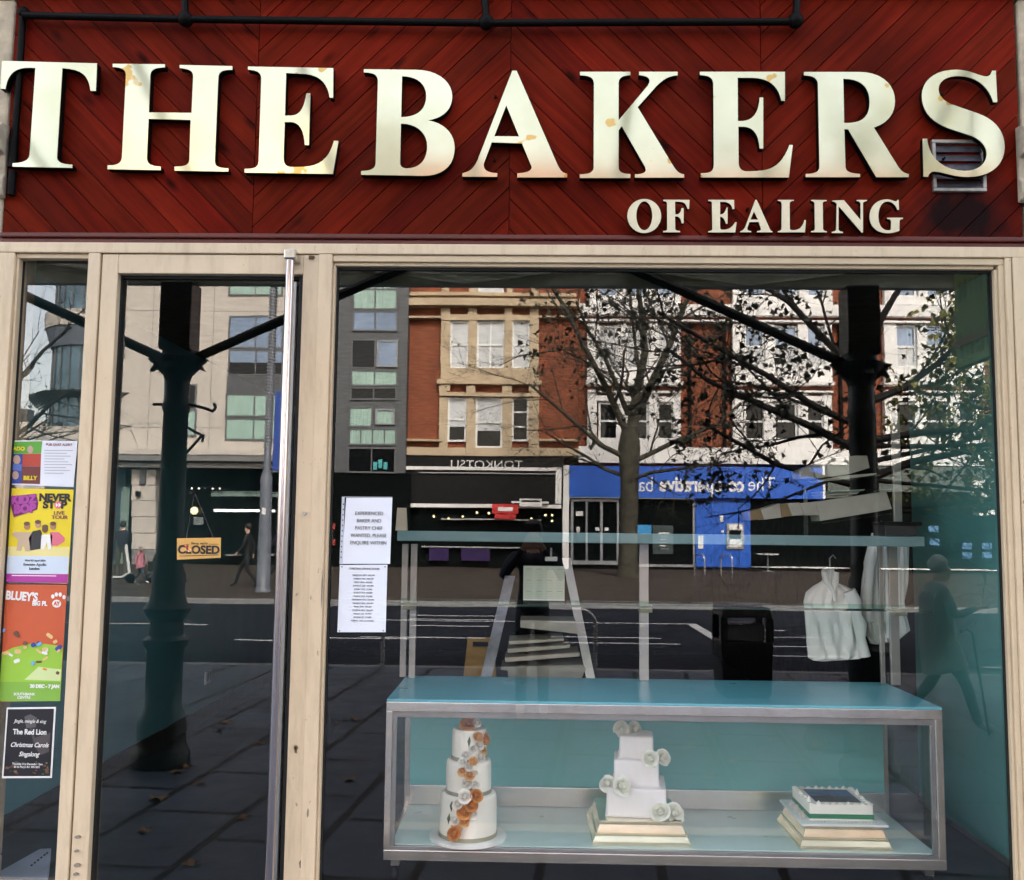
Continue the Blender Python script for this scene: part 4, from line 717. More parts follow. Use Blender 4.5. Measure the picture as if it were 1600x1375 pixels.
# round three-tier cake
cyl = G(731, 1301, zfl + .02)[1]; cx = P(731, 1300, cyl)[0]; k = (cyl + D) / F
rc = thing('round_tier_cake', 'round three tier ivory cake with copper sugar roses down its side', 'cake', (cx, cyl, zfl))
M_plate = mat('white_cake_board', (.78, .80, .78), .4)
MB().lathe([(0, 0), (58*k, 0), (58*k, .012), (56.5*k, .014), (0, .014)], (cx, cyl, zfl), 40).build('cake_board', M_plate, rc, smooth=True)
zz = [zfl + .0145]; tiers = ((43.5, 1240), (34.5, 1187), (26.5, 1139))
for r, ptop in tiers: zz.append(P(731, ptop, cyl - r*k*.3)[1])
for i, (r, _) in enumerate(tiers):
    rr_ = r * k; h = zz[i+1] - zz[i] - .0005; MB().lathe([(0, 0), (rr_, 0), (rr_*.995, h*.5), (rr_*.985, h-.02), (rr_*.955, h-.006), (rr_*.9, h), (0, h)], (cx, cyl, zz[i] + .0003), 40).build('tier', M_ice, rc, smooth=True)
    MB().lathe([(rr_+.0006, 0), (rr_+.0022, 0), (rr_+.0022, .018), (rr_+.0006, .018)], (cx, cyl, zz[i] + .0006), 40, cap=False).build('ribbon', M_rib, rc, smooth=True)
z5 = lambda a, b: (580 + a/3.077, 1030 + b/3.077)
for i, (a, b, r, mm) in enumerate(((465, 312, 31, M_rust), (510, 305, 18, M_wrose), (512, 372, 22, M_tanr), (545, 382, 26, M_rust), (520, 415, 20, M_wrose), (490, 430, 18, M_wrose), (538, 438, 19, M_tanr), (455, 460, 20, M_wrose), (526, 470, 24, M_wrose), (490, 490, 19, M_tanr), (440, 495, 18, M_wrose), (470, 520, 17, M_wrose), (438, 538, 20, M_tanr), (472, 556, 22, M_tanr), (500, 545, 13, M_wrose), (460, 598, 24, M_wrose), (498, 602, 20, M_wrose), (470, 630, 20, M_tanr), (505, 655, 27, M_rust), (450, 660, 28, M_wrose), (485, 705, 27, M_rust), (415, 700, 21, M_wrose), (447, 735, 29, M_rust), (490, 745, 20, M_wrose), (400, 775, 20, M_wrose), (448, 782, 23, M_tanr), (385, 705, 9, M_wrose), (398, 838, 30, M_rust), (425, 815, 16, M_wrose))):
    pq = z5(a, b); rad = r/3.077*k; tr = 43.5 if b > 630 else 34.5 if b > 480 else 26.5
    xx_, zz_ = P(*pq, cyl - tr*k*.95); u = max(-.92, min(.92, (xx_ - cx) / (tr*k))); yy = cyl - tr*k*math.sqrt(1-u*u) - rad*.25
    if b > 820: yy = cyl - 50*k
    if b < 330: yy = cyl - 15*k
    xx_, zz_ = P(*pq, yy); rose(rc, (xx_, yy, zz_), rad, mm, (u*.8, -.75, .45), seed=i)
for a, b in ((372, 765), (385, 705), (470, 395)):
    x_, y_, z_ = at(*z5(a, b), cyl - 40*k); MB().add([(x_, y_, z_-.03), (x_+.009, y_-.003, z_), (x_+.004, y_, z_+.025), (x_-.008, y_+.001, z_)], [(0,1,2,3)]).build('leaf', M_leafd, rc)
# square three-tier cake on a plinth
def plinth(t, pl, pr, pf, pbk, ptl, ptr, ptf, ptb, m=M_goldst):
    """stepped square plinth: front corners of the base (pl, pr at pf), of the top (ptl, ptr at ptf)"""
    yf = G(1000, pf, zfl)[1]; x0, x1 = P(pl, pf, yf)[0], P(pr, pf, yf)[0]; wd = x1 - x0; yb = yf + wd*.98; h = .104
    cx_, cy_ = (x0+x1)/2, (yf+yb)/2
    for z0, z1, s0, s1 in ((0, .014, 1, 1), (.0145, .042, .985, .93), (.0425, .051, .93, .93), (.0515, .088, .90, .84), (.0885, h, .845, .845)):
        MB().frus((cx_, cy_, zfl+z0), (wd*s0, wd*s0), (cx_, cy_, zfl+z1), (wd*s1, wd*s1)).build('plinth_step', m, t, bevel=.002)
    MB().add([v for i in range(60) for v in []], []) ; bd = MB()
    for i in range(46): bd.ball((cx_ - wd*.47 + wd*.94*i/45, cy_ - wd*.475, zfl+.0465), .0035, 6, 4)
    bd.build('beading', m, t, smooth=True)
    return cx_, cy_, wd, zfl + h
sq = thing('square_tier_cake', 'square three tier white cake with fresh white roses on a silver gold plinth', 'cake', (P(1000, 1320, YC + .12)[0], YC + .3, zfl))
cx, cy, wd, zt = plinth(sq, 925, 1080, 1322, 0, 0, 0, 0, 0)
sq.location = sq.location
k = (cy + D) / F; k2 = k
def sqtier(t, x, y, w, z0, z1, rz, m, r=.012):
    o = MB().frus((x, y, z0), (w, w), (x, y, z1), (w*.985, w*.985), rz).build('tier', m, t, bevel=r); o.modifiers['bevel'].segments = 4
    for p_ in o.data.polygons: p_.use_smooth = True
    bd = MB()
    for side in range(4):
        for i in range(int(w/.009)):
            a = -w/2 + .004 + i*.009; px_, py_ = ((a, -w/2-.001), (w/2+.001, a), (a, w/2+.001), (-w/2-.001, a))[side]
            bd.ball((x + px_*math.cos(rz) - py_*math.sin(rz), y + px_*math.sin(rz) + py_*math.cos(rz), z0 + .003), .0045, 6, 4)
    bd.build('piped_edge', m, t, smooth=True)
cxq = P(994, 1283, cy)[0]
zz = [zt + .001, P(995, 1229, cy - .1)[1], P(995, 1186, cy - .08)[1], P(995, 1149, cy - .06)[1]]
for i, w in enumerate((88, 67, 51)): sqtier(sq, cxq, cy, w*k, zz[i] + .0005, zz[i+1], -.10, M_ice2)
z6 = z5
for i, (a, b, r, yy) in enumerate(((1203, 336, 32, 0), (1270, 338, 32, .01), (1342, 478, 34, -.12), (1402, 470, 34, -.07), (1135, 600, 34, -.10), (1205, 610, 40, -.16), (1392, 735, 40, -.17), (1460, 740, 40, -.15))):
    Y_ = cy + yy; x_, z_ = P(*z6(a, b), Y_); rose(sq, (x_, Y_, z_), r/3.077*k, M_grose, ((-.3 if i % 2 == 0 else .4), -.75, .45), seed=40+i)
    MB().add([(x_-.02, Y_+.002, z_-.025), (x_, Y_-.004, z_-.03), (x_+.03, Y_+.002, z_-.045), (x_, Y_+.002, z_-.015)], [(0,1,2,3)]).build('leaf', M_leafd, sq)
# flat square cake with a printed picture
fc = thing('flat_square_cake', 'low square white cake with a printed picture and a green ribbon on a gold plinth', 'cake', (P(1310, 1320, YC + .12)[0], YC + .3, zfl))
cx, cy, wd, zt = plinth(fc, 1250, 1395, 1323, 0, 0, 0, 0, 0)
k = (cy + D) / F
bw = .94*wd; MB().box(cx - bw/2, cx + bw/2, cy - bw/2, cy + bw/2, zt + .0005, zt + .012).build('cake_board', M_plate, fc, bevel=.003)
cw = .70*wd; zc = zt + .0125; ztop_ = zc + .076
MB().box(cx - cw/2, cx + cw/2, cy - cw/2, cy + cw/2, zc, ztop_).build('sponge_block', M_ice, fc, bevel=.006)
MB().box(cx - cw/2 - .0012, cx + cw/2 + .0012, cy - cw/2 - .0012, cy + cw/2 + .0012, zc + .010, zc + .032).build('ribbon', mat('green_ribbon', (.01, .20, .08), .35), fc)
M_pic = mat('printed_blue_picture', (.05, .10, .24), .4, var=.5, scale=14); M_pic2 = mat('printed_brown_picture', (.045, .03, .03), .4, var=.7, scale=25)
MB().box(cx - cw*.36, cx + cw*.36, cy - cw*.05, cy + cw*.36, ztop_ + .0005, ztop_ + .002).build('picture_print', M_pic, fc); MB().box(cx - cw*.36, cx + cw*.36, cy - cw*.36, cy - cw*.051, ztop_ + .0005, ztop_ + .002).build('picture_print', M_pic2, fc)
pk = MB(); rr = random.Random(5)
for side in range(4):
    for i in range(9):
        a = -cw/2 + .01 + (cw-.02)*i/8; x_, y_ = ((a, -cw/2+.012), (cw/2-.012, a), (a, cw/2-.012), (-cw/2+.012, a))[side]; h = rr.choice((.008, .012, .014, .026)) if i % 2 else .008
        pk.lathe([(.011, -.002), (.012, .004), (.007, h*.6), (.002, h), (.0004, h*1.15)], (cx + x_ + rr.uniform(-.003, .003), cy + y_, ztop_), 8)
pk.build('icing_peaks', M_ice, fc, smooth=True)
sc_ = MB()
for i in range(22):
    if i in (7, 8, 15): continue
    x_ = cx - bw*.42 + bw*.84*i/21; sc_.tube([(x_, cy - bw*.43, zt + .013), (x_ + .003, cy - bw*.425 + .005*(i % 3), zt + .0135), (x_ + .006, cy - bw*.435, zt + .013)], .0009, 5)
sc_.build('iced_writing', mat('grey_green_icing', (.15, .25, .22), .5), fc)
for i in range(5):
    x_ = cx - bw*.42; rose(fc, (x_ + .01*(i % 2), cy - .11 + .05*i, zt + .02), .014, M_ice, (-.5, -.3, 1), 'sugar_shell', 90+i)
# ================================================================ THE STREET BEHIND THE CAMERA (seen mirrored in the glass)
def V(px_, py_, Y): x, z_ = P(px_, py_, Y); return x, -Y, z_          # real place of a mirrored pixel
def VG(px_, py_, z_=0.): x, y = G(px_, py_, z_); return x, -y, z_
M_slab = brickmat('grey_paving_slabs', (.105, .128, .165), (.080, .100, .132), (.006, .007, .009), w=.9, h=.6, ms=.026, rough=.6, bumpy=.2)
M_slab.node_tree.nodes['Principled BSDF'].inputs['Specular IOR Level'].default_value = .2
t_ = M_slab.node_tree                              # lay the slab pattern flat (x, y)
for l in list(t_.links):
    if l.to_node.type == 'COMBXYZ': t_.links.remove(l)
sp_ = [n for n in t_.nodes if n.type == 'SEPXYZ'][0]; cb_ = [n for n in t_.nodes if n.type == 'COMBXYZ'][0]
rt_ = t_.nodes.new('ShaderNodeVectorRotate'); rt_.rotation_type = 'Z_AXIS'; rt_.inputs['Angle'].default_value = math.radians(85)
tc_ = [n for n in t_.nodes if n.type == 'TEX_COORD'][0]; t_.links.new(tc_.outputs['Object'], rt_.inputs['Vector']); t_.links.new(rt_.outputs[0], [n for n in t_.nodes if n.type == 'TEX_BRICK'][0].inputs['Vector'])
M_asph = mat('asphalt', (.015, .019, .027), .85, spec=.08, var=.2, scale=1.5, bump=.4, bscale=120); M_farp = mat('brown_grey_paving', (.058, .047, .039), .85, spec=.1, var=.2, scale=.8)
M_kerb = mat('granite_kerb', (.20, .20, .20), .7, var=.25, scale=8); M_line = mat('road_paint', (.55, .55, .55), .7, var=.2, scale=5)
KN, KF = 7.55, 17.55
MB().box(-400, 400, -KN + .15, 60, -.4, 0.0).build('pavement', M_slab, kind='structure')
MB().box(-400, 400, -KF - .2, -KN - .001, -.5, -.11).build('road', M_asph, kind='structure')
MB().box(-400, 400, -600, -KF - .151, -.5, 0.0).build('far_pavement', M_farp, kind='structure')
MB().box(-400, 400, -KN - .0, -KN + .149, -.4, .004).build('kerb', M_kerb, kind='structure', bevel=.015)
MB().box(-400, 400, -KF - .15, -KF, -.4, .004).build('kerb', M_kerb, kind='structure', bevel=.015)
ml = MB()
zr = -.106
def stripe(pts): ml.add([(x, y, zr) for x, y in pts], [tuple(range(len(pts)))])
def line(x0, x1, y, w=.11): stripe([(x0, -y - w/2), (x1, -y - w/2), (x1, -y + w/2), (x0, -y + w/2)])
g = lambda a, b: G(a, b, zr)
line(-60, g(330, 974)[0], g(200, 974)[1], .1); line(-3.5, g(905, 970)[0], g(700, 970)[1], .1)
for a, b, c in ((365, 442, 1000), (495, 640, 997), (640, 775, 962), (640, 775, 968), (640, 765, 978), (905, 1075, 974), (560, 760, 996), (860, 1032, 996), (880, 1062, 1005), (1115, 1140, 984), (1195, 1225, 985), (1195, 1290, 996), (1195, 1300, 1010), (1195, 1320, 1025), (1540, 1600, 945), (1540, 1640, 1043)): line(g(a, c)[0], g(b, c)[0], g((a+b)/2, c)[1], .11)
stripe([(g(1073, 975)[0], -g(1073, 975)[1]), (g(1088, 975)[0], -g(1088, 975)[1]), (g(1135, 1002)[0], -g(1135, 1002)[1]), (g(1118, 1002)[0], -g(1118, 1002)[1])])
for i in range(6): line(-20 + 5*i - 40, -18 + 5*i - 40, 12.4)
ml.build('road_markings', M_line, kind='structure')
# ---- materials of the far side
M_beige = mat('beige_stone_cladding', (.47, .43, .38), .7, var=.07, scale=.7); M_greyc = mat('dark_grey_cladding', (.075, .08, .085), .45, var=.12); M_gfr = mat('grey_window_frame', (.10, .105, .11), .45)
M_pdark = mat('dark_window_pane', (.006, .007, .008), .04, spec=.35); M_psky = mat('sky_painted_pane', (.20, .26, .36), .05, .55, var=.3, scale=.6, spec=.9); M_curt = mat('green_curtain_pane', (.28, .42, .36), .25, var=.3, scale=4, stretch=(6, 1, .3), spec=.8); M_blind = mat('white_blind_pane', (.52, .54, .55), .2, var=.12, scale=2, spec=.8)  # M_psky: the sky's reflection is put into the pane colour
M_brick = brickmat('red_brick', (.33, .080, .024), (.22, .050, .018), (.11, .065, .045), w=.23, h=.078, ms=.010)
M_bath = mat('bath_stone', (.47, .37, .245), .8, var=.15, scale=1.2, bump=.15); M_stucco = mat('white_stucco', (.78, .77, .75), .7, var=.08, scale=1.5)
M_blk = mat('black_shopfront', (.005, .005, .005), .5, var=.2, spec=.2); M_blue = mat('bright_blue_fascia', (.015, .10, .50), .4, var=.08)
YA, YQ, YC2 = 35.4, 36.0, 36.2                      # distances of the three facades
def fbox(mb, x0, y0, x1, y1, Y, out=.1, thick=.2):
    ym, xm = (y0+y1)/2, (x0+x1)/2; return mb.box(P(x0, ym, Y)[0], P(x1, ym, Y)[0], -Y - thick, -Y + out, P(xm, y0, Y)[1], P(xm, y1, Y)[1])
def window(par, x0, y0, x1, y1, Y, out, fm, pm, cols=1, rows=1, fw=.07, sill=None):
    ym, xm = (y0+y1)/2, (x0+x1)/2; a, b = P(x0, ym, Y)[0], P(x1, ym, Y)[0]; t, o = P(xm, y0, Y)[1], P(xm, y1, Y)[1]
    m = MB(); m.box(a, b, -Y+.002, -Y+out, t-fw, t).box(a, b, -Y+.002, -Y+out, o, o+fw).box(a, a+fw, -Y+.002, -Y+out, o+fw, t-fw).box(b-fw, b, -Y+.002, -Y+out, o+fw, t-fw)
    for i in range(1, cols): x = a + (b-a)*i/cols; m.box(x-fw*.4, x+fw*.4, -Y+.002, -Y+out-.005, o+fw+.001, t-fw-.001)
    for i in range(1, rows): z_ = o + (t-o)*i/rows; m.box(a+fw, b-fw, -Y+.002, -Y+out-.012, z_-fw*.45, z_+fw*.45)
    w = m.build('window', fm, par)
    pms = pm if isinstance(pm, list) else [pm]
    for i, q in enumerate(pms):
        za, zb_ = o+fw*.5 + (t-o-fw)*i/len(pms), o+fw*.5 + (t-o-fw)*(i+1)/len(pms); MB().box(a+fw*.5, b-fw*.5, -Y+.001, -Y+out*.45+.002*i, za, zb_).build('pane', q, w)
    if sill: MB().box(a-.08, b+.08, -Y+.002, -Y+out+.1, o-.12, o-.002).build('sill', sill, w)
    return w
def part(name, m, par, rects, Y, out=.1, thick=.2, bevel=0):
    mb = MB()
    for i, r in enumerate(rects): fbox(mb, *r, Y, out + .0013*i, thick)
    return mb.build(name, m, par, bevel=bevel)
# ---- beige modern block with a round glass tower
x0, x1 = P(118, 600, YA)[0], P(636, 600, YA)[0]
bA = thing('apartment_block', 'beige stone clad modern block with dark grey window bays and a round glazed corner', 'building', ((x0+x1)/2, -YA, 0))
xg = P(508, 600, YA)[0]
MB().box(x0, xg, -YA - 9, -YA, P(300, 722, YA)[1], 19).build('stone_wall', M_beige, bA)
MB().box(xg + .002, x1, -YA - 9, -YA + .05, P(560, 738, YA)[1], 19).build('grey_wall', M_greyc, bA)
part('panel_joint', M_gfr, bA, [(128, a, 510, a + .7) for a in (486, 668)], YA, .006, .01); part('panel_joint', M_gfr, bA, [(a, 440, a + .7, 712) for a in (235, 330, 452, 480)], YA, .007, .01)
part('panel_joint', M_gfr, bA, [(510, 521, 548, 522), (628, 521, 636, 522), (510, 605, 548, 606), (628, 605, 636, 606), (510, 696, 636, 697)], YA, .058, .0)
w_ = window
w_(bA, 357, 430, 443, 463, YA, .06, M_gfr, M_curt, 2, 1); w_(bA, 357, 494, 443, 545, YA, .06, M_gfr, M_psky, 2, 1); w_(bA, 357, 546, 443, 587, YA, .06, M_gfr, [M_pdark, M_psky], 2, 1)
part('spandrel', M_greyc, bA, [(355, 588, 443, 614)], YA, .05)
w_(bA, 353, 615, 443, 652, YA, .06, M_gfr, M_curt, 2, 1); w_(bA, 352, 653, 442, 688, YA, .06, M_gfr, M_curt, 2, 1)
for a, b, q in ((440, 456, M_psky), (492, 520, M_greyc), (520, 560, M_psky), (600, 640, M_pdark), (640, 682, M_curt)): w_(bA, 283, a, 307, b, YA, .06, M_gfr, q)
Y2 = YA - .05
w_(bA, 552, 420, 622, 484, Y2, .08, M_gfr, M_curt, 2, 2); w_(bA, 551, 485, 622, 518, Y2, .08, M_gfr, M_psky, 2, 1)
w_(bA, 549, 530, 588, 577, Y2, .08, M_gfr, M_pdark, 1, 1); w_(bA, 589, 532, 622, 574, Y2, .10, mat('pale_grey_frame', (.25, .26, .27), .4), M_psky); w_(bA, 548, 578, 622, 604, Y2, .08, M_gfr, M_curt, 2, 1); w_(bA, 547, 605, 621, 626, Y2, .08, M_gfr, M_pdark, 2, 1)
w_(bA, 545, 636, 583, 668, Y2, .08, M_gfr, M_curt); w_(bA, 587, 640, 617, 664, Y2, .10, MATS['pale_grey_frame'], M_curt); w_(bA, 545, 669, 620, 696, Y2, .08, M_gfr, M_curt, 4, 1); w_(bA, 543, 699, 619, 739, Y2, .08, M_gfr, M_pdark, 2, 1)
MB().tube([V(182, 545, YA - .1), V(191, 545, YA - .4)], .12, 10).build('wall_lamp', M_black, bA)
# ground floor: ledge, pillars, dark glazing, lamps
part('ledge', mat('grey_soffit', (.16, .16, .155), .6), bA, [(118, 713, 508, 722)], YA, .9, .2); part('ledge', M_beige, bA, [(118, 705, 508, 712.8)], YA, .95, .2)
part('soffit_beam', M_stucco, bA, [(118, 724, 508, 731)], YA, .3, .2)
part('shop_glass', mat('dark_shop_glass', (.004, .006, .006), .06, spec=.35), bA, [(118, 722, 515, 904)], YA + .6, .0, .3)
part('shop_glass', MATS['dark_shop_glass'], bA, [(510, 739, 640, 904)], YA - .04, .0, .3)
part('green_pane', mat('frosted_green_pane', (.17, .24, .215), .3), bA, [(176, 760, 200, 884), (330, 768, 445, 776)], YA + .55, .02, .02)
for k in range(7): part('pillar_block', M_beige if k < 5 else mat('grey_plinth_stone', (.19, .18, .17), .7), bA, [((205, 733 + 25.2*k, 243, 733 + 25.2*(k+1) - .7))], YA, .02, .5, bevel=.02)
part('pillar', M_beige, bA, [(490, 733, 520, 904)], YA, .06, .5)
part('pillar_pipe', M_gfr, bA, [(220, 722, 229, 756)], YA, .15, .1); MB().box(*[V(214, 772, YA)[0], V(220, 772, YA)[0]], -YA+.02, -YA+.2, V(217, 776, YA)[2], V(217, 768, YA)[2]).build('wall_speaker', M_black, bA)
def lampmat(n, c, s): return mat(n, c, emit=c, es=s)
M_warm, M_cool = lampmat('lit_warm_lamp', (1, .80, .42), 1.3), lampmat('lit_white_strip', (1, .95, .88), 1.0)
mb = MB(); x, y, z_ = V(305, 798, YA + .4); mb.ball((x, -YA - .3, z_), .16, 14, 10); mb.build('globe_lamp', M_warm, bA, smooth=True)
part('light_strip', M_cool, bA, [(334, 796, 430, 800)], YA + .3, .03, .02); part('hanging_dish', mat('steel_dish', (.3, .34, .35), .3, .6), bA, [(303, 808, 318, 820)], YA + .4, .03, .02)
for a in (272, 281, 300, 311, 332, 343): MB().ball(V(a, 763.5, YA + .25), .045, 8, 6).build('spot_lamp', M_cool, bA)
part('light_track', M_black, bA, [(268, 760, 350, 762), (381, 770, 432, 771.5)], YA + .25, .02, .02)
part('table', mat('grey_table', (.2, .2, .2), .5), bA, [(356, 866, 374, 868), (418, 865, 430, 868)], YA + .3, .3, .3)
part('red_notice', mat('red_notice_paint', (.25, .03, .025), .5), bA, [(515.5, 818, 524, 827), (515.5, 843, 524, 852)], YA, .12, .02); part('lit_display', lampmat('cyan_display', (.06, .35, .36), .02), bA, [(584, 722, 590, 734), (592, 718, 598, 731), (600, 722, 606, 733)], Y2, .1, .0)
# round tower
cxT, yT, rT = P(158, 560, YA + 1.5)[0], YA + 1.6, P(158, 560, YA)[0] - P(72, 560, YA)[0]
tw = thing('round_tower', 'round glazed corner tower with curved pale balcony bands and a slatted canopy', 'tower', (cxT, -yT, 0))
zt_ = lambda q: P(100, q, YA)[1]
M_tg = mat('tower_blue_glass', (.10, .16, .20), .12, .3, var=.35, scale=1.2, spec=.9)
MB().lathe([(0, 0), (rT*.82, 0), (rT*.82, 19), (0, 19)], (cxT, -yT, 0), 48).build('glass_drum', M_tg, tw, smooth=True)
for a, b, m_, r in ((488, 512, M_beige, 1.0), (513, 541, mat('balcony_shade_blue', (.12, .14, .17), .6), .97), (380, 420, M_beige, 1.0), (613, 621, M_greyc, 1.08), (668, 690, M_beige, .95)):  # dark lower band puts the shade under the balcony into the colour
    MB().lathe([(rT*.7, zt_(b)), (rT*r*(.9 if m_ is not M_beige else .99), zt_(b)), (rT*r, zt_(a)), (rT*.7, zt_(a))], (cxT, -yT, 0), 48, cap=False).build('balcony_band', m_, tw, smooth=True)
for k in range(10):
    a = math.radians(150 + k*5); p = (cxT + rT*.8*math.cos(a), -yT - rT*.8*math.sin(a)*-1, zt_(610)); MB().tube([p, (p[0] - .95, p[1] + .15, zt_(615 + k*2.2))], .05, 6).build('canopy_slat', M_greyc, tw)
for k in range(12):
    a = math.pi * k / 12; MB().box(cxT + rT*.83*math.cos(a) - .03, cxT + rT*.83*math.cos(a) + .03, -yT + rT*.83*math.sin(a) - .03, -yT + rT*.83*math.sin(a) + .03, 0, 19).build('mullion', M_gfr, tw)
bl = thing('low_wall_house', 'low pale house far down the street beyond the round tower', 'house', (*V(50, 720, YA + 16)[:2], 0))
MB().box(P(30, 680, YA + 16)[0], P(78, 680, YA + 16)[0], -YA - 26, -YA - 16, 0, P(50, 659, YA + 16)[1]).build('wall', M_beige, bl)
for a in (36, 43): part('chimney', M_greyc, bl, [(a, 640, a + 4, 662)], YA + 18, .5, .5)
# ---- brick building with stone bay
x0, x1 = P(637, 600, YQ)[0], P(903, 600, YQ)[0]
bB = thing('brick_building', 'red brick building with a tan stone window bay above a black restaurant front', 'building', ((x0+x1)/2, -YQ, 0))
MB().box(x0 + .003, x1, -YQ - 9, -YQ, P(770, 712, YQ)[1], 17.5).build('brick_wall', M_brick, bB)
part('stone_bay', M_bath, bB, [(690, 570, 704, 612), (690, 503, 704, 570), (732, 503, 745, 582), (788, 503, 800, 582), (828, 503, 842, 582), (690, 577, 842, 594), (690, 494, 842, 502.5), (690, 484, 704, 494), (732, 484, 745, 494), (788, 484, 800, 494), (828, 484, 842, 494)], YQ, .28)
part('stone_bay', M_bath, bB, [(687, 622, 700, 690), (729, 622, 743, 690), (785, 622, 800, 690), (826, 622, 842, 690), (687, 604, 700, 615), (729, 604, 743, 615), (785, 604, 800, 615), (826, 604, 842, 615), (687, 690, 700, 700), (729, 690, 743, 700), (785, 690, 800, 700), (826, 690, 842, 700)], YQ, .26)
part('string_course', M_bath, bB, [(637, 460, 900, 465), (684, 594.5, 846, 602), (688, 615.5, 843, 621), (637, 496, 690, 499), (842, 496, 903, 499), (637, 687, 690, 690), (842, 687, 903, 690), (637, 700.5, 903, 713)], YQ, .36)
part('cornice', M_bath, bB, [(632, 471, 905, 477), (636, 477.2, 903, 482)], YQ, .6); part('parapet_stone', M_bath, bB, [(690, 440, 702, 460), (733, 440, 746, 460), (792, 440, 802, 460), (830, 440, 842, 460)], YQ, .2)
w_(bB, 747, 425, 787, 460, YQ, .12, M_white, M_blind, 1, 2, sill=M_bath)
for a, b in ((704, 732), (745, 788), (800, 828)): w_(bB, a, 503, b, 577, YQ, .14, M_white, [M_blind, M_blind, M_blind], 2 if b - a > 35 else 1, 2, .08)
w_(bB, 700, 622, 729, 690, YQ, .14, M_white, [M_pdark, M_blind, M_blind], 1, 2, .08); w_(bB, 743, 622, 785, 700, YQ, .16, M_white, [M_pdark, M_blind, M_blind], 1, 2, .08); w_(bB, 800, 622, 826, 690, YQ, .14, M_white, [M_pdark, M_pdark], 1, 3, .08)
part('restaurant_front', M_blk, bB, [(620, 713, 880, 793)], YQ, .3, .4); part('restaurant_window', MATS['dark_shop_glass'], bB, [(620, 793, 880, 893)], YQ, .05, .3)
part('sign_frame', M_stucco, bB, [(600, 730, 877, 735), (868, 735.3, 877, 787), (560, 787.3, 877, 793)], YQ, .42, .1)
part('thin_trim', mat('dull_white_trim', (.35, .35, .34), .6), bB, [(690, 811, 845, 813), (655, 739, 870, 740.5), (660, 854, 830, 856)], YQ, .4, .1)  # thin dull white trim lines, unlit
x, y, z_ = V(760, 726, YQ - .5); text('restaurant_lettering', 'TONKOTSU', x, -YQ + .45, z_, .36, M_stucco, bB, back=True, squeeze=1.12, bold=-.012)
part('red_lantern', mat('red_sign', (.55, .03, .03), .4), bB, [(770, 788, 810, 803), (774, 804, 806, 811)], YQ, .6, .1); part('red_lantern', M_stucco, bB, [(779, 793, 802, 799)], YQ, .62, .0)
for a, b, m_ in ((672, 702, mat('violet_banner', (.025, .008, .07), .4)), (722, 766, MATS['violet_banner']), (562, 592, mat('navy_banner', (.015, .025, .08), .4))): part('banner', m_, bB, [(a, 857, b, 876)], YQ, .35, .05)
part('banner', MATS['navy_banner'], bB, [(560, 790, 585, 805), (590, 786, 622, 810)], YQ, .5, .05)
for a, b in ((678, 807), (701, 810), (723, 807), (745, 801), (764, 802), (830, 810), (852, 805), (863, 805), (863, 814)): MB().ball(V(a, b, YQ - .5), .05, 8, 6).build('bulb', M_warm, bB)
part('hanging_sign', M_stucco, bB, [(812, 780, 846, 792), (800, 784, 857, 787)], YQ, .7, .05); part('hanging_sign', M_blk, bB, [(815, 782.5, 843, 785)], YQ, .72, .0)
# ---- white bayed terrace with the bank
x0, x1 = P(903.5, 600, YC2)[0], P(1760, 600, YC2)[0]
bC = thing('terrace_building', 'long red brick terrace with tall white painted window bays above a blue bank', 'building', ((x0+x1)/2, -YC2, 0))
MB().box(x0 + .003, x1, -YC2 - 9, -YC2, P(1000, 729, YC2)[1], 17.2).build('brick_wall', M_brick, bC)
part('cornice', M_stucco, bC, [(903.5, 480, 1700, 489), (903.5, 489.3, 1700, 497), (903.5, 504, 1700, 507)], YC2, .42); part('frieze', M_stucco, bC, [(903.5, 702, 1700, 722), (903.5, 722.3, 1700, 727)], YC2, .36)
for bx0, bx1 in ((917, 1062), (1143, 1297), (1378, 1532)):
    def X(u): return bx0 + (bx1 - bx0)*u
    part('white_bay', M_stucco, bC, [(X(0), 508, X(.12), 604), (X(.33), 508, X(.42), 604), (X(.66), 508, X(.75), 604), (X(.93), 508, X(1), 604), (X(0), 575, X(1), 597), (X(0), 612, X(.1), 702), (X(.31), 612, X(.41), 702), (X(.66), 612, X(.76), 702), (X(.92), 612, X(1), 702), (X(0), 688, X(1), 701.5), (X(0), 620, X(1), 628)], YC2, .3)
    part('bay_moulding', M_stucco, bC, [(X(-.02), 597.5, X(1.02), 603), (X(0), 612, X(1), 615)], YC2, .45)
    for a, b in ((.12, .33), (.42, .66), (.75, .93)):
        w_(bC, X(a), 510, X(b), 575, YC2, .16, M_white, [M_blind, M_psky if bx0 > 1100 else M_blind], 1, 2, .09); w_(bC, X(a), 629, X(b), 688, YC2, .16, M_white, [M_pdark, M_pdark], 1, 2, .09); w_(bC, X(a), 425, X(b), 466, YC2, .16, M_white, [M_psky], 1, 2, .09)
    part('white_bay', M_stucco, bC, [(X(0), 430, X(.1), 479), (X(.34), 430, X(.41), 479), (X(.67), 430, X(.74), 479), (X(.94), 430, X(1), 479), (X(0), 466, X(1), 479)], YC2, .3)
part('drainpipe', M_black, bC, [(1075, 500, 1079, 702), (1129, 500, 1133, 702), (1310, 490, 1314, 702)], YC2, .2, .1)
part('blue_fascia', M_blue, bC, [(889, 730, 1282, 779)], YC2, .35, .3)
for s, a, bld in (('The', 1190, 0), ('co-operative', 1097, .045), ('bank', 996, 0)):
    x, y, z_ = V(a, 758, YC2 - .36); text('bank_lettering', s, x, -YC2 + .355, z_, .62, M_stucco, bC, back=True, bold=bld, squeeze=.80 if bld else .85)
M_sfr = mat('silver_shop_frame', (.34, .35, .37), .4, .5); M_blk2 = MATS['dark_shop_glass']
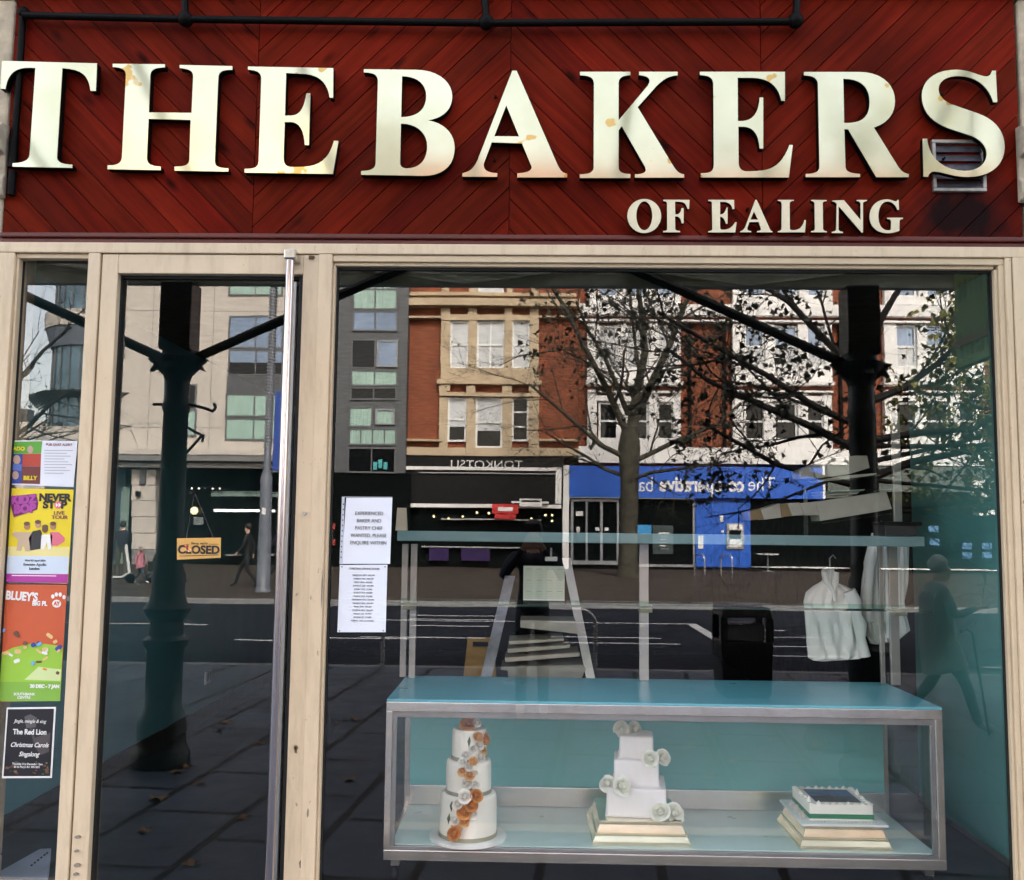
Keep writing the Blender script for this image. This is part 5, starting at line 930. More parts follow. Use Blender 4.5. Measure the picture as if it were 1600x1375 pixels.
part('pilaster', M_stucco, bC, [(879, 727, 889, 893), (1282, 728, 1286, 780)], YC2, .3, .3)
part('bank_glass', M_blk2, bC, [(889, 779, 1086, 893)], YC2, .02, .3)
part('door_frame', M_sfr, bC, [(892, 780, 966, 784), (892, 784.2, 896, 882), (915, 784.2, 918, 882), (937, 784.2, 941, 882), (963, 784.2, 966, 882), (896, 876, 963, 882)], YC2, .1, .05)
part('window_frame', M_sfr, bC, [(986, 780, 989, 886), (1082, 780, 1085, 886), (989, 882, 1082, 886)], YC2, .1, .05)
part('door_label', M_stucco, bC, [(930, 824, 936, 829), (944, 824, 950, 829), (901, 823, 906, 832), (900, 799, 911, 806)], YC2, .12, .02)
part('window_poster', mat('dark_poster', (.05, .07, .07), .3), bC, [(1020, 821, 1052, 866)], YC2, .05, .02); part('window_poster', mat('cyan_poster', (.05, .30, .62), .4), bC, [(995, 820, 1018, 834)], YC2, .05, .02)
for k in range(6): part('poster_line', M_inkg if k % 2 else M_stucco, bC, [(1030 + k % 3, 832 + k*5, 1046 - (k*3) % 7, 833.6 + k*5)], YC2, .06, .0)
part('cash_point_panel', M_blue, bC, [(1086, 779, 1172, 886)], YC2, .12, .3)
am = part('cash_machine', M_sfr, bC, [(1134, 818, 1161, 858)], YC2, .2, .2); part('screen', M_pdark, am, [(1138, 829, 1156, 842)], YC2, .22, .0); part('keypad', M_stucco, am, [(1138, 843, 1157, 855), (1137, 820, 1158, 828)], YC2, .24, .0)
part('wall_sign', M_stucco, bC, [(1090, 837, 1098, 857), (1124, 806, 1129, 816), (1126, 828, 1130, 832)], YC2, .16, .0)
part('cafe_glass', M_blk2, bC, [(1172, 730, 1700, 893)], YC2, .02, .3); part('cafe_sill', M_stucco, bC, [(1172, 888, 1700, 890)], YC2, .1, .1)
part('cafe_fascia', mat('grey_green_fascia', (.09, .11, .10), .5), bC, [(1290, 730, 1700, 770)], YC2, .3, .3)
M_blup = mat('blue_window_card', (.10, .22, .42), .4)
for a, b in ((1450, 822), (1452, 842), (1502, 848), (1502, 863), (1533, 848), (1533, 862), (1556, 850), (1556, 864)): part('window_card', M_blup, bC, [(a, b, a + 15, b + 10)], YC2, .1, .05)
part('white_banner', M_stucco, bC, [(1512, 752, 1560, 778), (1520, 798, 1562, 806)], YC2, .5, .05)
for k in range(2):
    a = (1200, 1350)[k]; tb = thing('cafe_table', 'small white round cafe table %s' % ('outside the dark cafe beside the bank' if not k else 'farther along the dark cafe front'), 'table', V(a, 888, YC2 - .8)[:2] + (0,))
    x, y, _ = V(a, 880, YC2 - .8); MB().lathe([(0, .70), (.45, .70), (.45, .74), (0, .74)], (x, y, 0), 24).build('table_top', M_stucco, tb); MB().lathe([(.25, 0), (.25, .02), (.035, .05), (.035, .699)], (x, y, 0), 12).build('pedestal', M_sfr, tb)
# ---- glazed canopy of the shop's own parade: columns, beam, braces, roof
YK_ = 2.62
zcap = P(268, 570, YK_)[1]; zbm = P(600, 446, YK_)[1]
cxs = [P(268, 800, YK_)[0], P(1347, 700, YK_)[0]]; sp = cxs[1] - cxs[0]
M_iron = mat('dark_green_iron', (.010, .018, .017), .4, var=.3); M_grn_i = mat('grey_green_beam_paint', (.66, .74, .64), .5, var=.2)
cnp = thing('street_canopy', 'glazed iron canopy over the pavement with lattice beams, reflected in the shop window', 'canopy', (cxs[0] + sp/2, -YK_, zbm))
MB().box(-12, 12, -YK_ - .06, -YK_ + .02, zbm, zbm + .15).box(-12, 12, -YK_ - .05, -YK_ + .05, zbm + .42, zbm + .5).build('beam', M_grn_i, cnp)
fl = MB()
for i in range(-7, 8): x_ = cxs[0] + sp*.42*i; fl.tube([(x_, -YK_ + .035, zbm + .005), (x_ + sp*.21, -YK_ + .035, zbm + .145), (x_ + sp*.42, -YK_ + .035, zbm + .005)], .011, 6)
fl.build('front_rods', mat('pale_green_iron', (.6, .62, .5), .5), cnp)
pn = MB()
for i in range(-12, 13): pn.box(cxs[0] + 1.02*i, cxs[0] + 1.02*i + .92, -YK_ + .0215, -YK_ + .028, zbm + .085, zbm + .155)
pn.build('frosted_panels', mat('frosted_canopy_panel', (.80, .88, .82), .3, var=.25, scale=3), cnp)
lat = MB(); nb = 16
for i in range(-14, 14):
    xa = cxs[0] + sp*i/6; lat.tube([(xa, -YK_, zbm + .05), (xa + sp/12, -YK_, zbm + .42), (xa + sp/6, -YK_, zbm + .05)], .018, 6)
lat.build('lattice', M_grn_i, cnp)
MB().box(-12, 12, -YK_ - .34, -YK_ - .12, zbm + .32, zbm + .5).build('gutter', M_grn_i, cnp)
rf = MB()
for i in range(-9, 10):
    xa = cxs[0] + sp*i/5 + .2; rf.tube([(xa, -YK_ - .02, zbm + .53), (xa, -.15, 4.9)], .03, 6)
rf.tube([(-12, -1.2, zbm + .53 + .55*(4.9-zbm-.53)), (12, -1.2, zbm + .53 + .55*(4.9-zbm-.53))], .03, 6).tube([(-12, -.13, 4.9), (12, -.13, 4.9)], .04, 6).build('rafters', M_grn_i, cnp)
gm = MB(); gm.add([(-12, -YK_ - .2, zbm + .56), (12, -YK_ - .2, zbm + .56), (12, -.11, 4.97), (-12, -.11, 4.97)], [(0, 1, 2, 3)]).build('roof_glazing', mat('dusty_wired_glass', (.55, .60, .57), .4, var=.25, scale=2, alpha=.10), cnp)
for i, xc in enumerate(cxs):
    cl = thing('canopy_column', ('dark cast iron canopy column before the shop door, with two hooks', 'dark cast iron canopy column at the S end with a traffic sign arm of branches behind')[i].replace(' with a traffic sign arm of branches behind', ' of the shopfront, hidden by branches'), 'column', (xc, -YK_, 0))
    zc_ = zcap
    MB().lathe([(0, 0), (.20, 0), (.20, .09), (.175, .12), (.165, .16), (.17, .30), (.15, .36), (.125, .40), (.125, .80), (.15, .83), (.155, .87), (.12, .90), (.115, 1.0)], (xc, -YK_, 0), 28, cap=False).build('base', M_iron, cl, smooth=True)
    MB().lathe([(.112, 1.0), (.15, 1.05), (.165, 1.09), (.13, 1.14), (.115, 1.2), (.118, 1.33), (.092, 1.40), (.105, 1.44), (.095, 1.47), (.088, zc_ - .36), (.10, zc_ - .33), (.10, zc_ - .29), (.088, zc_ - .27), (.09, zc_ - .12)], (xc, -YK_, 0), 28, cap=False).build('shaft', M_iron, cl, smooth=True)
    MB().lathe([(.09, zc_ - .12), (.11, zc_ - .04), (.155, zc_ + .02), (.16, zc_ + .05), (.12, zc_ + .06), (.11, zc_ + .12)], (xc, -YK_, 0), 28, cap=False).build('capital', M_iron, cl, smooth=True)
    cp = [o for o in cl.children if o.name.startswith('capital')][0]
    for q in range(4):
        o = MB().prism([[(.09, zc_ - .09), (.15, zc_ - .03), (.20, zc_ - .05), (.17, zc_ + .0), (.22, zc_ + .04), (.16, zc_ + .055), (.09, zc_ + .03)]], -.03, .03).build('leaf_scroll', M_iron)
        o.data.transform(Matrix.Translation((0, 0, 0)) @ Matrix.Rotation(q*math.pi/2, 4, 'Z')); o.parent = cp
    MB().box(xc - .115, xc + .115, -YK_ - .11, -YK_ + .11, zc_ + .1, zbm - .001).build('post', M_iron, cl, bevel=.012)
    for s in ((-1, 1) if i == 0 else (-1,)): MB().tube([(xc + s*.1, -YK_, zc_ + .04), (xc + s*(.1 + (zbm - zc_ - .02)/.44), -YK_ + .05, zbm + .02), (xc + s*(.1 + (zbm - zc_ + .10)/.44), -YK_ + .06, zbm + .14)], .036, 8).build('brace', M_iron, cl)
    if i == 0:
        hk = P(300, 632, YK_)[1]; MB().tube([(xc - .17, -YK_, hk), (xc + .1, -YK_, hk), (xc + .22, -YK_, hk - .03), (xc + .27, -YK_, hk - .05), (xc + .29, -YK_, hk - .02), (xc + .275, -YK_, hk + .01)], .012, 6).build('hook', M_iron, cl)
        h2 = P(285, 690, YK_)[1]; MB().tube([(xc + .06, -YK_, h2 + .12), (xc + .17, -YK_, h2 + .06), (xc + .21, -YK_, h2 + .05), (xc + .20, -YK_, h2)], .010, 6).tube([(xc + .06, -YK_, h2 - .12), (xc + .2, -YK_, h2 + .05)], .010, 6).build('scroll_bracket', M_iron, cl)
# ---- street furniture
lbx, lby, _ = VG(1160, 1086); wd_ = 78 * (-lby + D) / F
lb_ = thing('litter_bin', 'square black street litter bin with wide openings under its lid', 'bin', (lbx, lby, 0))
h_ = P(1160, 946, -lby)[1]
M_bin = mat('black_bin_plastic', (.010, .010, .011), .4, var=.2)
MB().frus((lbx, lby, .03), (wd_*.92, wd_*.92), (lbx, lby, h_*.62), (wd_, wd_)).box(lbx - wd_*.4, lbx + wd_*.4, lby - wd_*.4, lby + wd_*.4, 0, .029).build('body', M_bin, lb_, bevel=.02)
ps_ = MB()
for a in (-1, 1):
    for b in (-1, 1): ps_.box(lbx + a*wd_*.5 - (wd_*.13 if a > 0 else 0), lbx + a*wd_*.5 + (wd_*.13 if a < 0 else 0), lby + b*wd_*.5 - (.06 if b > 0 else 0), lby + b*wd_*.5 + (.06 if b < 0 else 0), h_*.625, h_*.88)
ps_.build('corner_posts', M_bin, lb_); MB().frus((lbx, lby, h_*.885), (wd_*1.02, wd_*1.02), (lbx, lby, h_), (wd_*.9, wd_*.9)).build('lid', M_bin, lb_, bevel=.02)
MB().box(lbx - wd_*.36, lbx + wd_*.36, lby - wd_*.36, lby + wd_*.36, h_*.63, h_*.80).build('liner', mat('grey_liner', (.12, .12, .13), .5), lb_)
MB().lathe([(0, 0), (.02, 0), (.02, .008), (0, .008)], (0, 0, 0), 12).build('badge', mat('dull_gold', (.3, .24, .1), .4, .6), lb_).data.transform(Matrix.Translation((0, wd_*.475, h_*.40)) @ Matrix.Rotation(-math.pi/2, 4, 'X'))
hoop = None
for i, (a, b, ln) in enumerate(((552, 944, 'bent steel cycle hoop at the kerb behind the job notice'), (880, 946, 'bent steel cycle hoop at the kerb behind the tray rack'), (1135, 868, 'far steel cycle hoop standing nearer the bank cash machine'), (1093, 868, 'far steel cycle hoop standing nearer the bank window'))):
    Y_ = 6.6 if i < 2 else 31; x, y, z_ = V(a, b, Y_); w2 = .36 if i < 2 else .30; zt_2 = .78
    if hoop is None:
        hoop = tag(MB().tube([(-w2, 0, 0), (-w2, 0, zt_2 - .16)] + [(-w2 + .16 - .16*math.cos(q*math.pi/12), 0, zt_2 - .16 + .16*math.sin(q*math.pi/12)) for q in range(7)] + [(w2 - .16 + .16*math.sin(q*math.pi/12), 0, zt_2 - .16 + .16*math.cos(q*math.pi/12)) for q in range(7)] + [(w2, 0, 0)], .024, 10).build('cycle_hoop', M_steel, smooth=True), ln, 'cycle hoop', 'steel cycle hoops'); o = hoop
    else: o = hoop.copy(); COL.objects.link(o); o['label'] = ln
    o.location = (x, y, 0); o.rotation_euler = (0, 0, .15 if i < 2 else 1.2)
# lamp post with wound lights and a blue banner
lx, ly, _ = VG(411, 925); YL = -ly
lp = thing('lamp_post', 'tall grey street lamp post wound with string lights and hung with a blue banner', 'lamp post', (lx, ly, 0))
M_lamp = mat('grey_post_paint', (.13, .145, .175), .45)
MB().lathe([(.0, 0), (.20, 0), (.20, .05), (.17, .1), (.17, 1.4), (.155, 1.5), (.15, 2.9), (.09, 3.1), (.075, 9.0), (0, 9.05)], (lx, ly, 0), 20).build('pole', M_lamp, lp, smooth=True)
MB().tube([(lx, ly, 9.0), (lx, ly + .6, 9.4), (lx, ly + 1.6, 9.5)], .04, 8).build('arm', M_lamp, lp); MB().frus((lx, ly + 1.8, 9.4), (.3, .7), (lx, ly + 1.8, 9.52), (.2, .6)).build('lantern', M_lamp, lp)
zl0 = P(413, 700, YL)[1]; nT = 60
MB().tube([(lx + .10*math.cos(q*.9), ly + .10*math.sin(q*.9), zl0 + (8.6 - zl0)*q/420) for q in range(420)], .022, 5).build('string_lights', mat('grey_cable', (.25, .25, .27), .5), lp, smooth=True)
zb0, zb1 = P(425, 735, YL)[1], P(425, 612, YL)[1]; MB().box(lx + .14, lx + .42, ly - .01, ly + .01, zb0, zb1).build('banner', mat('blue_banner', (.02, .06, .30), .6), lp)
MB().box(lx + .06, lx + .44, ly - .015, ly + .015, zb1 + .01, zb1 + .05).box(lx + .06, lx + .44, ly - .015, ly + .015, zb0 - .05, zb0 - .01).build('banner_arm', M_lamp, lp); MB().box(lx - .05, lx + .05, ly + .155, ly + .17, 1.95, 2.12).build('plate', M_stucco, lp)
# e-scooter
sx, sy, _ = VG(180, 911); es = thing('electric_scooter', 'white electric scooter parked on the far pavement beside a dark coated man', 'scooter', (sx, sy, 0)); M_sc = mat('white_scooter', (.6, .62, .60), .4)
for d in (-.45, .42):
    m = MB(); m.lathe([(.0, -.03), (.12, -.03), (.14, 0), (.12, .03), (0, .03)], (0, 0, 0), 20); m.v = [(sx + d + v[0], sy + v[2], .14 + v[1]) for v in m.v]; m.build('wheel', M_black, es, smooth=True)
MB().box(sx - .42, sx + .2, sy - .07, sy + .07, .15, .2).build('deck', M_sc, es, bevel=.01); MB().tube([(sx + .18, sy, .17), (sx + .38, sy, .30), (sx + .24, sy, 1.1)], .045, 8).build('steering_tube', M_sc, es); MB().tube([(sx + .24, sy - .24, 1.1), (sx + .24, sy + .24, 1.1)], .02, 8).build('handlebar', M_black, es)
# fallen leaves
M_fall = mat('dry_brown_leaf', (.38, .22, .10), .7, var=.4, scale=30)
lf = None
for i, (a, b) in enumerate(((367, 1107), (278, 1208), (312, 1226), (246, 1249), (296, 1352), (340, 1143), (406, 1163), (352, 1130), (290, 1200), (555, 1125), (608, 1148), (526, 1131), (545, 1220), (815, 1130), (1110, 1215), (1205, 1158), (1275, 1165), (1150, 1190), (880, 1120), (1340, 1225), (225, 1300), (380, 1280))):
    x, y, _ = VG(a, b)
    if lf is None:
        pts = []
        for k in range(20): an = 2*math.pi*k/20; rr_ = .055*(1.0 if k % 4 == 0 else .55 if k % 2 == 0 else .72); pts.append((rr_*math.cos(an), rr_*math.sin(an), .004 + .010*math.sin(3*an) + .008))
        lf = MB().add([(0, 0, .004)] + pts, [(0, 1+k, 1+(k+1) % 20) for k in range(20)]).tube([(.05, 0, .012), (.11, .01, .006)], .002, 4).build('fallen_leaf', M_fall); tag(lf, 'dry brown plane leaf fallen on the dark paving outside the shop', 'leaf', 'fallen leaves on the paving'); o = lf
    else: o = lf.copy(); COL.objects.link(o)
    o.location = (x, y, .001); s_ = R.uniform(.7, 1.5); o.scale = (s_, s_*R.uniform(.6, 1), 1); o.rotation_euler = (0, 0, R.uniform(0, 6))
# ---- trees
M_bark = mat('plane_tree_bark', (.028, .025, .018), .9, var=.5, scale=5, bump=.5, bscale=12, col2=(.065, .06, .04)); M_bark2 = mat('dark_bark', (.011, .010, .008), .9, var=.4, scale=8, bump=.4, bscale=20); M_leafm = mat('dark_olive_leaf', (.030, .032, .014), .6, var=.5, scale=9); M_leafy = mat('yellow_green_leaf', (.48, .36, .06), .6, var=.55, scale=3, col2=(.22, .24, .06))
def tree(name, label, base, limbs, bark, leafmats, seed, depth=4, leaf=.06, leafp=.5, twigl=1.0, leafsel=None, trunk=None, rmin=.004):
    rr = random.Random(seed); t = thing(name, label, 'tree', base); B = Vector(base); tm, bm_, lm = MB(), MB(), [MB() for _ in leafmats]
    tm.tube([B + Vector(p[:3]) for p in trunk], [p[3] for p in trunk], 12); tm.build('trunk', bark, t, smooth=True)
    def leafat(p):
        k = leafsel(p, rr) if leafsel else (0 if p.z > 3.2 else None)
        if k is None: return
        d = Vector((rr.gauss(0, 1), rr.gauss(0, 1), rr.gauss(0, .8) - .5)).normalized(); s = leaf * rr.uniform(.6, 1.4) * (1.35 if k else 1); w = d.orthogonal().normalized()
        w = (Matrix.Rotation(rr.uniform(0, 6.28), 3, d) @ w); c = d.cross(w)*.25
        lm[k].add([p, p + d*s*.35 + w*s*.5 + c*s, p + d*s*.6 + w*s*.25, p + d*s*1.05, p + d*s*.6 - w*s*.25, p + d*s*.35 - w*s*.5 + c*s], [(0, 1, 2, 3, 4, 5)])
    def grow(p, d, L, r, k):
        n = 4 if k < 2 else 3; pts = [p]; rad = [r]
        for i in range(n):
            d = (d + Vector((rr.gauss(0, .16), rr.gauss(0, .16), rr.gauss(.03, .13)))).normalized(); p = p + d*L/n; pts.append(p); rad.append(max(rmin*.8, r*(1 - .62*(i+1)/n)))
        bm_.tube(pts, rad, 6 if k < 2 else 4 if k < 3 else 3, cap=False)
        if k >= depth:
            for q in pts[1:]:
                if rr.random() < leafp: leafat(q)
            return
        nc = (6, 5, 4, 3)[min(k, 3)]
        for j in range(nc):
            u = (j + 1.2)/(nc + .4); i = min(n - 1, int(u*n)); q = pts[i].lerp(pts[i+1], min(1, u*n - i)); ax = d.orthogonal().normalized(); ax = Matrix.Rotation(rr.uniform(0, 6.28), 3, d) @ ax
            nd = (d*rr.uniform(.55, 1.0) + ax*rr.uniform(.5, .95)).normalized(); grow(q, nd, L*rr.uniform(.42, .66)*twigl, max(rmin, rad[i]*(.5 if k else .42)), k + 1)
    for p, d, L, r in limbs: grow(B + Vector(p), Vector(d).normalized(), L, r, 0)
    bm_.build('branches', bark, t, smooth=True)
    for m_, lmb in zip(leafmats, lm):
        if lmb.v: lmb.build('crown', m_, t)
    return t
tb_ = VG(981, 902)
tree('plane_tree', 'tall bare plane tree with a forked trunk on the pavement before the blue bank', tb_, [((.05, 0, 4.9), (-.32, .1, 1), 7.2, .15), ((.05, 0, 4.9), (.05, -.1, 1), 7.5, .19), ((.1, 0, 5.2), (.42, .1, 1), 7.0, .17), ((0, 0, 4.2), (-.9, .3, .55), 4.6, .11), ((0, 0, 4.0), (.95, .2, .42), 4.6, .11), ((0, 0, 3.5), (-.9, -.3, .25), 3.6, .08), ((0, 0, 3.4), (.9, .4, .2), 3.8, .08), ((0, 0, 5.8), (-.6, .5, .7), 4.6, .1), ((.2, 0, 6.2), (.7, .5, .6), 4.6, .1)], M_bark, [M_leafm], 11, depth=4, leaf=.085, leafp=.11, rmin=.0042, trunk=[(0, 0, 0, .46), (0, 0, .3, .36), (.02, 0, 1.5, .32), (.05, 0, 3.4, .33), (.04, 0, 4.6, .40), (.06, 0, 5.3, .28)])
xb2 = P(1352, 700, 7.0)[0]
kx = lambda p, rr: None if p.z < 1.95 else (1 if p.x > xb2 + .3 and rr.random() < .85 else 0)
tree('street_tree', 'dark branched kerbside tree with small dark and yellow leaves behind the iron column', (xb2, -7.0, 0), [((0, 0, 2.6), (-1, .1, .28), 2.7, .06), ((0, 0, 2.9), (-1, .3, .12), 3.0, .05), ((0, 0, 2.3), (1, .1, .35), 2.4, .055), ((0, 0, 2.75), (1, .2, .06), 2.4, .05), ((0, 0, 3.2), (1, 0, .4), 2.2, .05), ((0, 0, 3.5), (-.8, .2, .6), 2.6, .05), ((0, 0, 3.8), (.6, .1, .9), 2.4, .05), ((0, 0, 2.2), (-1, .4, .02), 2.6, .045), ((0, 0, 2.0), (1, .3, .12), 2.2, .04), ((0, 0, 3.9), (-.3, -.3, 1), 2.6, .06), ((0, 0, 1.95), (.9, -.5, .02), 2.0, .035), ((0, 0, 2.5), (1, -.6, .1), 2.4, .035), ((0, 0, 2.7), (1, .5, -.1), 2.4, .03), ((0, 0, 2.3), (1, -.2, -.08), 2.2, .03)], M_bark2, [M_leafm, M_leafy], 23, depth=4, leaf=.066, leafp=.55, rmin=.002, leafsel=kx, trunk=[(0, 0, 0, .17), (0, 0, .4, .13), (.02, 0, 2.2, .12), (0, 0, 4.0, .10), (.02, 0, 4.6, .07)])
xb3 = P(-30, 600, 24)[0]
tree('bare_tree', 'bare twiggy tree against the sky beyond the side window', (xb3, -24, 0), [((0, 0, 3.5), (.8, .1, .7), 4.0, .1), ((0, 0, 4.2), (.5, -.2, 1), 4.4, .1), ((0, 0, 4.6), (-.4, .1, 1), 4.0, .1), ((0, 0, 3.0), (1, .2, .35), 3.4, .07)], M_bark2, [M_leafm], 31, depth=3, leaf=.1, leafp=.05, trunk=[(0, 0, 0, .3), (0, 0, 2, .22), (0, 0, 5, .14)])
# ---------------------------------------------------------------- people
SKIN = mat('skin', (.46, .27, .19), .5, var=.06); HAIRD = mat('dark_hair', (.02, .015, .012), .6); HAIRG = mat('grey_hair', (.34, .33, .31), .7)
def person(label, loc, face, pose, cols, height=1.75, hair=HAIRD, coat=0.0, fingers=False):
    """pose: joint name -> (side, forward, up) for a 1.75 m body; cols = skin, top, legs, shoes"""
    s = height/1.75; q = Matrix.Rotation(face, 3, 'Z'); LOC = Vector(loc)
    J = dict(pel=(0, 0, .93), spi=(0, .0, 1.12), che=(0, .0, 1.32), nek=(0, .0, 1.475), jaw=(0, .03, 1.56), hed=(0, .015, 1.64), top=(0, .0, 1.715), nos=(0, .115, 1.61),
        shl=(-.18, 0, 1.42), shr=(.18, 0, 1.42), ell=(-.235, -.02, 1.13), elr=(.235, -.02, 1.13), wrl=(-.23, .05, .88), wrr=(.23, .05, .88),
        hil=(-.09, 0, .90), hir=(.09, 0, .90), knl=(-.10, .03, .50), knr=(.10, .03, .50), anl=(-.10, 0, .09), anr=(.10, 0, .09), tol=(-.11, .17, .03), tor=(.11, .17, .03)); J.update(pose)
    rad = dict(pel=(.155, .11), spi=(.145, .10), che=(.165, .115), nek=(.058, .058), jaw=(.062, .075), hed=(.075, .09), top=(.05, .06), nos=(.014, .014), shl=(.07, .07), shr=(.07, .07), ell=(.047, .047), elr=(.047, .047), wrl=(.031, .031), wrr=(.031, .031), hil=(.09, .095), hir=(.09, .095), knl=(.062, .062), knr=(.062, .062), anl=(.045, .05), anr=(.045, .05), tol=(.04, .03), tor=(.04, .03))
    if coat: rad['pel'] = (.19, .15); rad['hil'] = rad['hir'] = (.12, .13)
    E = [('pel', 'spi', 1), ('spi', 'che', 1), ('che', 'nek', 1), ('nek', 'jaw', 0), ('jaw', 'hed', 0), ('hed', 'top', 0), ('hed', 'nos', 0), ('che', 'shl', 1), ('che', 'shr', 1), ('shl', 'ell', 1), ('shr', 'elr', 1), ('ell', 'wrl', 1), ('elr', 'wrr', 1), ('pel', 'hil', 2), ('pel', 'hir', 2), ('hil', 'knl', 2), ('hir', 'knr', 2), ('knl', 'anl', 2), ('knr', 'anr', 2), ('anl', 'tol', 3), ('anr', 'tor', 3)]
    J = {k: Vector(v) for k, v in J.items()}
    for side in 'lr':
        w, e = J['wr'+side], J['el'+side]; d = (w - e).normalized(); sd_ = Vector((1, 0, 0)) if abs(d.x) < .8 else Vector((0, 0, 1)); sd_ = (sd_ - d*sd_.dot(d)).normalized(); nn = d.cross(sd_)
        pm = w + d*.055; J['pm'+side] = pm; rad['pm'+side] = (.038, .02); E.append(('wr'+side, 'pm'+side, 0))
        if fingers:
            for f in range(4):
                a = pm + d*.035 + sd_*(-.03 + .02*f); l_ = (.06, .075, .07, .052)[f]; b = a + d*l_*.6 + nn*.012; c = b + d*l_*.3 + nn*.028
                for n_, v, r in (('a', a, .0105), ('b', b, .0095), ('c', c, .0085)): J['f%d%s%s' % (f, n_, side)] = v; rad['f%d%s%s' % (f, n_, side)] = (r, r)
                E += [('pm'+side, 'f%da%s' % (f, side), 0), ('f%da%s' % (f, side), 'f%db%s' % (f, side), 0), ('f%db%s' % (f, side), 'f%dc%s' % (f, side), 0)]
            tsd = sd_ * (1 if side == 'l' else -1); a = w + d*.03 + tsd*.035; b = a + d*.03 + tsd*.022
            J['ta'+side], J['tb'+side] = a, b; rad['ta'+side] = (.013, .013); rad['tb'+side] = (.010, .010); E += [('wr'+side, 'ta'+side, 0), ('ta'+side, 'tb'+side, 0)]
        else: J['fg'+side] = pm + d*.08; rad['fg'+side] = (.026, .013); E.append(('pm'+side, 'fg'+side, 0))
    names = list(J); idx = {n: i for i, n in enumerate(names)}
    me = bpy.data.meshes.new('person'); me.from_pydata([J[n]*s for n in names], [(idx[a], idx[b]) for a, b, _ in E], [])
    o = bpy.data.objects.new('person', me); COL.objects.link(o)
    sk_ = o.modifiers.new('skin', 'SKIN'); sk_.branch_smoothing = .3; ss = o.modifiers.new('sub', 'SUBSURF'); ss.levels = 2; ss.render_levels = 2
    for n in names: v = me.skin_vertices[0].data[idx[n]]; v.radius = (rad[n][0]*s, rad[n][1]*s); v.use_root = (n == 'pel')
    bpy.context.view_layer.update(); m2 = bpy.data.meshes.new_from_object(o.evaluated_get(bpy.context.evaluated_depsgraph_get()))
    bpy.data.objects.remove(o); m2.materials.clear()
    for m_ in cols: m2.materials.append(m_)
    segs = [(J[a]*s, J[b]*s, c) for a, b, c in E]
    for p in m2.polygons:
        c = p.center; best = (9, 0)
        for a, b, k in segs:
            ab = b - a; u = max(0, min(1, (c - a).dot(ab)/max(1e-9, ab.length_squared))); dd = (c - a - ab*u).length
            if dd < best[0]: best = (dd, k)
        p.material_index = best[1]; p.use_smooth = True
    m2.transform(q.to_4x4())
    zmin = min(v.co.z for v in m2.vertices); m2.transform(Matrix.Translation((0, 0, -zmin)))
    ob = bpy.data.objects.new('person', m2); COL.objects.link(ob); ob.location = LOC; tag(ob, label, 'person')
    def child(name, mb, m_):
        mb.v = [tuple(q @ (Vector(v)*s) + Vector((0, 0, -zmin)) + LOC) for v in mb.v]; return mb.build(name, m_, ob, smooth=True)
    h = J['hed']; hb = MB(); hb.ball((h.x, h.y - .022, h.z + .032), .098, 16, 10, (.92, 1.02, 1.0))
    hb.v = [v if not (v[1] > h.y + .05 and v[2] < h.z + .055) else (v[0], h.y + .05, v[2]) for v in hb.v]; child('hair', hb, hair)
    if coat:
        k = J['knl'].lerp(J['knr'], .5); cb = MB(); c0, c1 = J['che'], J['pel']; cb.tube([c0 + Vector((0, 0, .06)), c0, J['spi'], c1, c1 + (k - c1)*coat], [.15, .19, .19, .21, .25], 18); cb.v = [(v[0], c1.y + (v[1]-c1.y)*.85, v[2]) for v in cb.v]; child('coat', cb, cols[1])
    return ob
CL = lambda n, c: mat(n, c, .8, var=.15, scale=6)
NAVY, BLACK, GREY, PINK, REDC, JEAN, SHOE, OLIVE = CL('navy_cloth', (.012, .015, .026)), CL('black_cloth', (.008, .008, .009)), CL('grey_cloth', (.10, .105, .11)), CL('pink_cloth', (.42, .16, .20)), CL('red_cloth', (.38, .03, .03)), CL('dark_jeans', (.03, .035, .05)), CL('white_shoe', (.55, .55, .55)), CL('olive_cloth', (.06, .065, .045))
walk = dict(knl=(-.09, .22, .52), anl=(-.09, .34, .10), tol=(-.09, .50, .05), knr=(.09, -.02, .50), anr=(.09, -.34, .13), tor=(.09, -.22, .03), ell=(-.24, -.12, 1.15), wrl=(-.22, -.10, .91), elr=(.24, .05, 1.14), wrr=(.22, .22, .97))
# the photographer: faces the shop, both hands up on the phone just behind the lens
ph = person('person in a dark jacket holding a phone up with both hands, mirrored in the window', (.02, -4.56, 0), 0, dict(shl=(-.18, .02, 1.43), shr=(.18, .02, 1.43), ell=(-.27, .16, 1.24), elr=(.27, .16, 1.24), wrl=(-.095, .245, 1.50), wrr=(.095, .245, 1.50), pml=(-.06, .29, 1.55)), [SKIN, NAVY, JEAN, SHOE], 1.76, fingers=True)
phn = thing('phone', 'dark phone held up by the person mirrored in the window', 'phone', (0, -4.235, 1.66)); MB().box(-.078, .078, -4.238, -4.229, 1.655, 1.73).build('case', M_ink, phn, bevel=.006)
MB().tube([(.045, -4.229, 1.715), (.045, -4.2265, 1.715)], .012, 16).build('lens', M_pdark, phn)
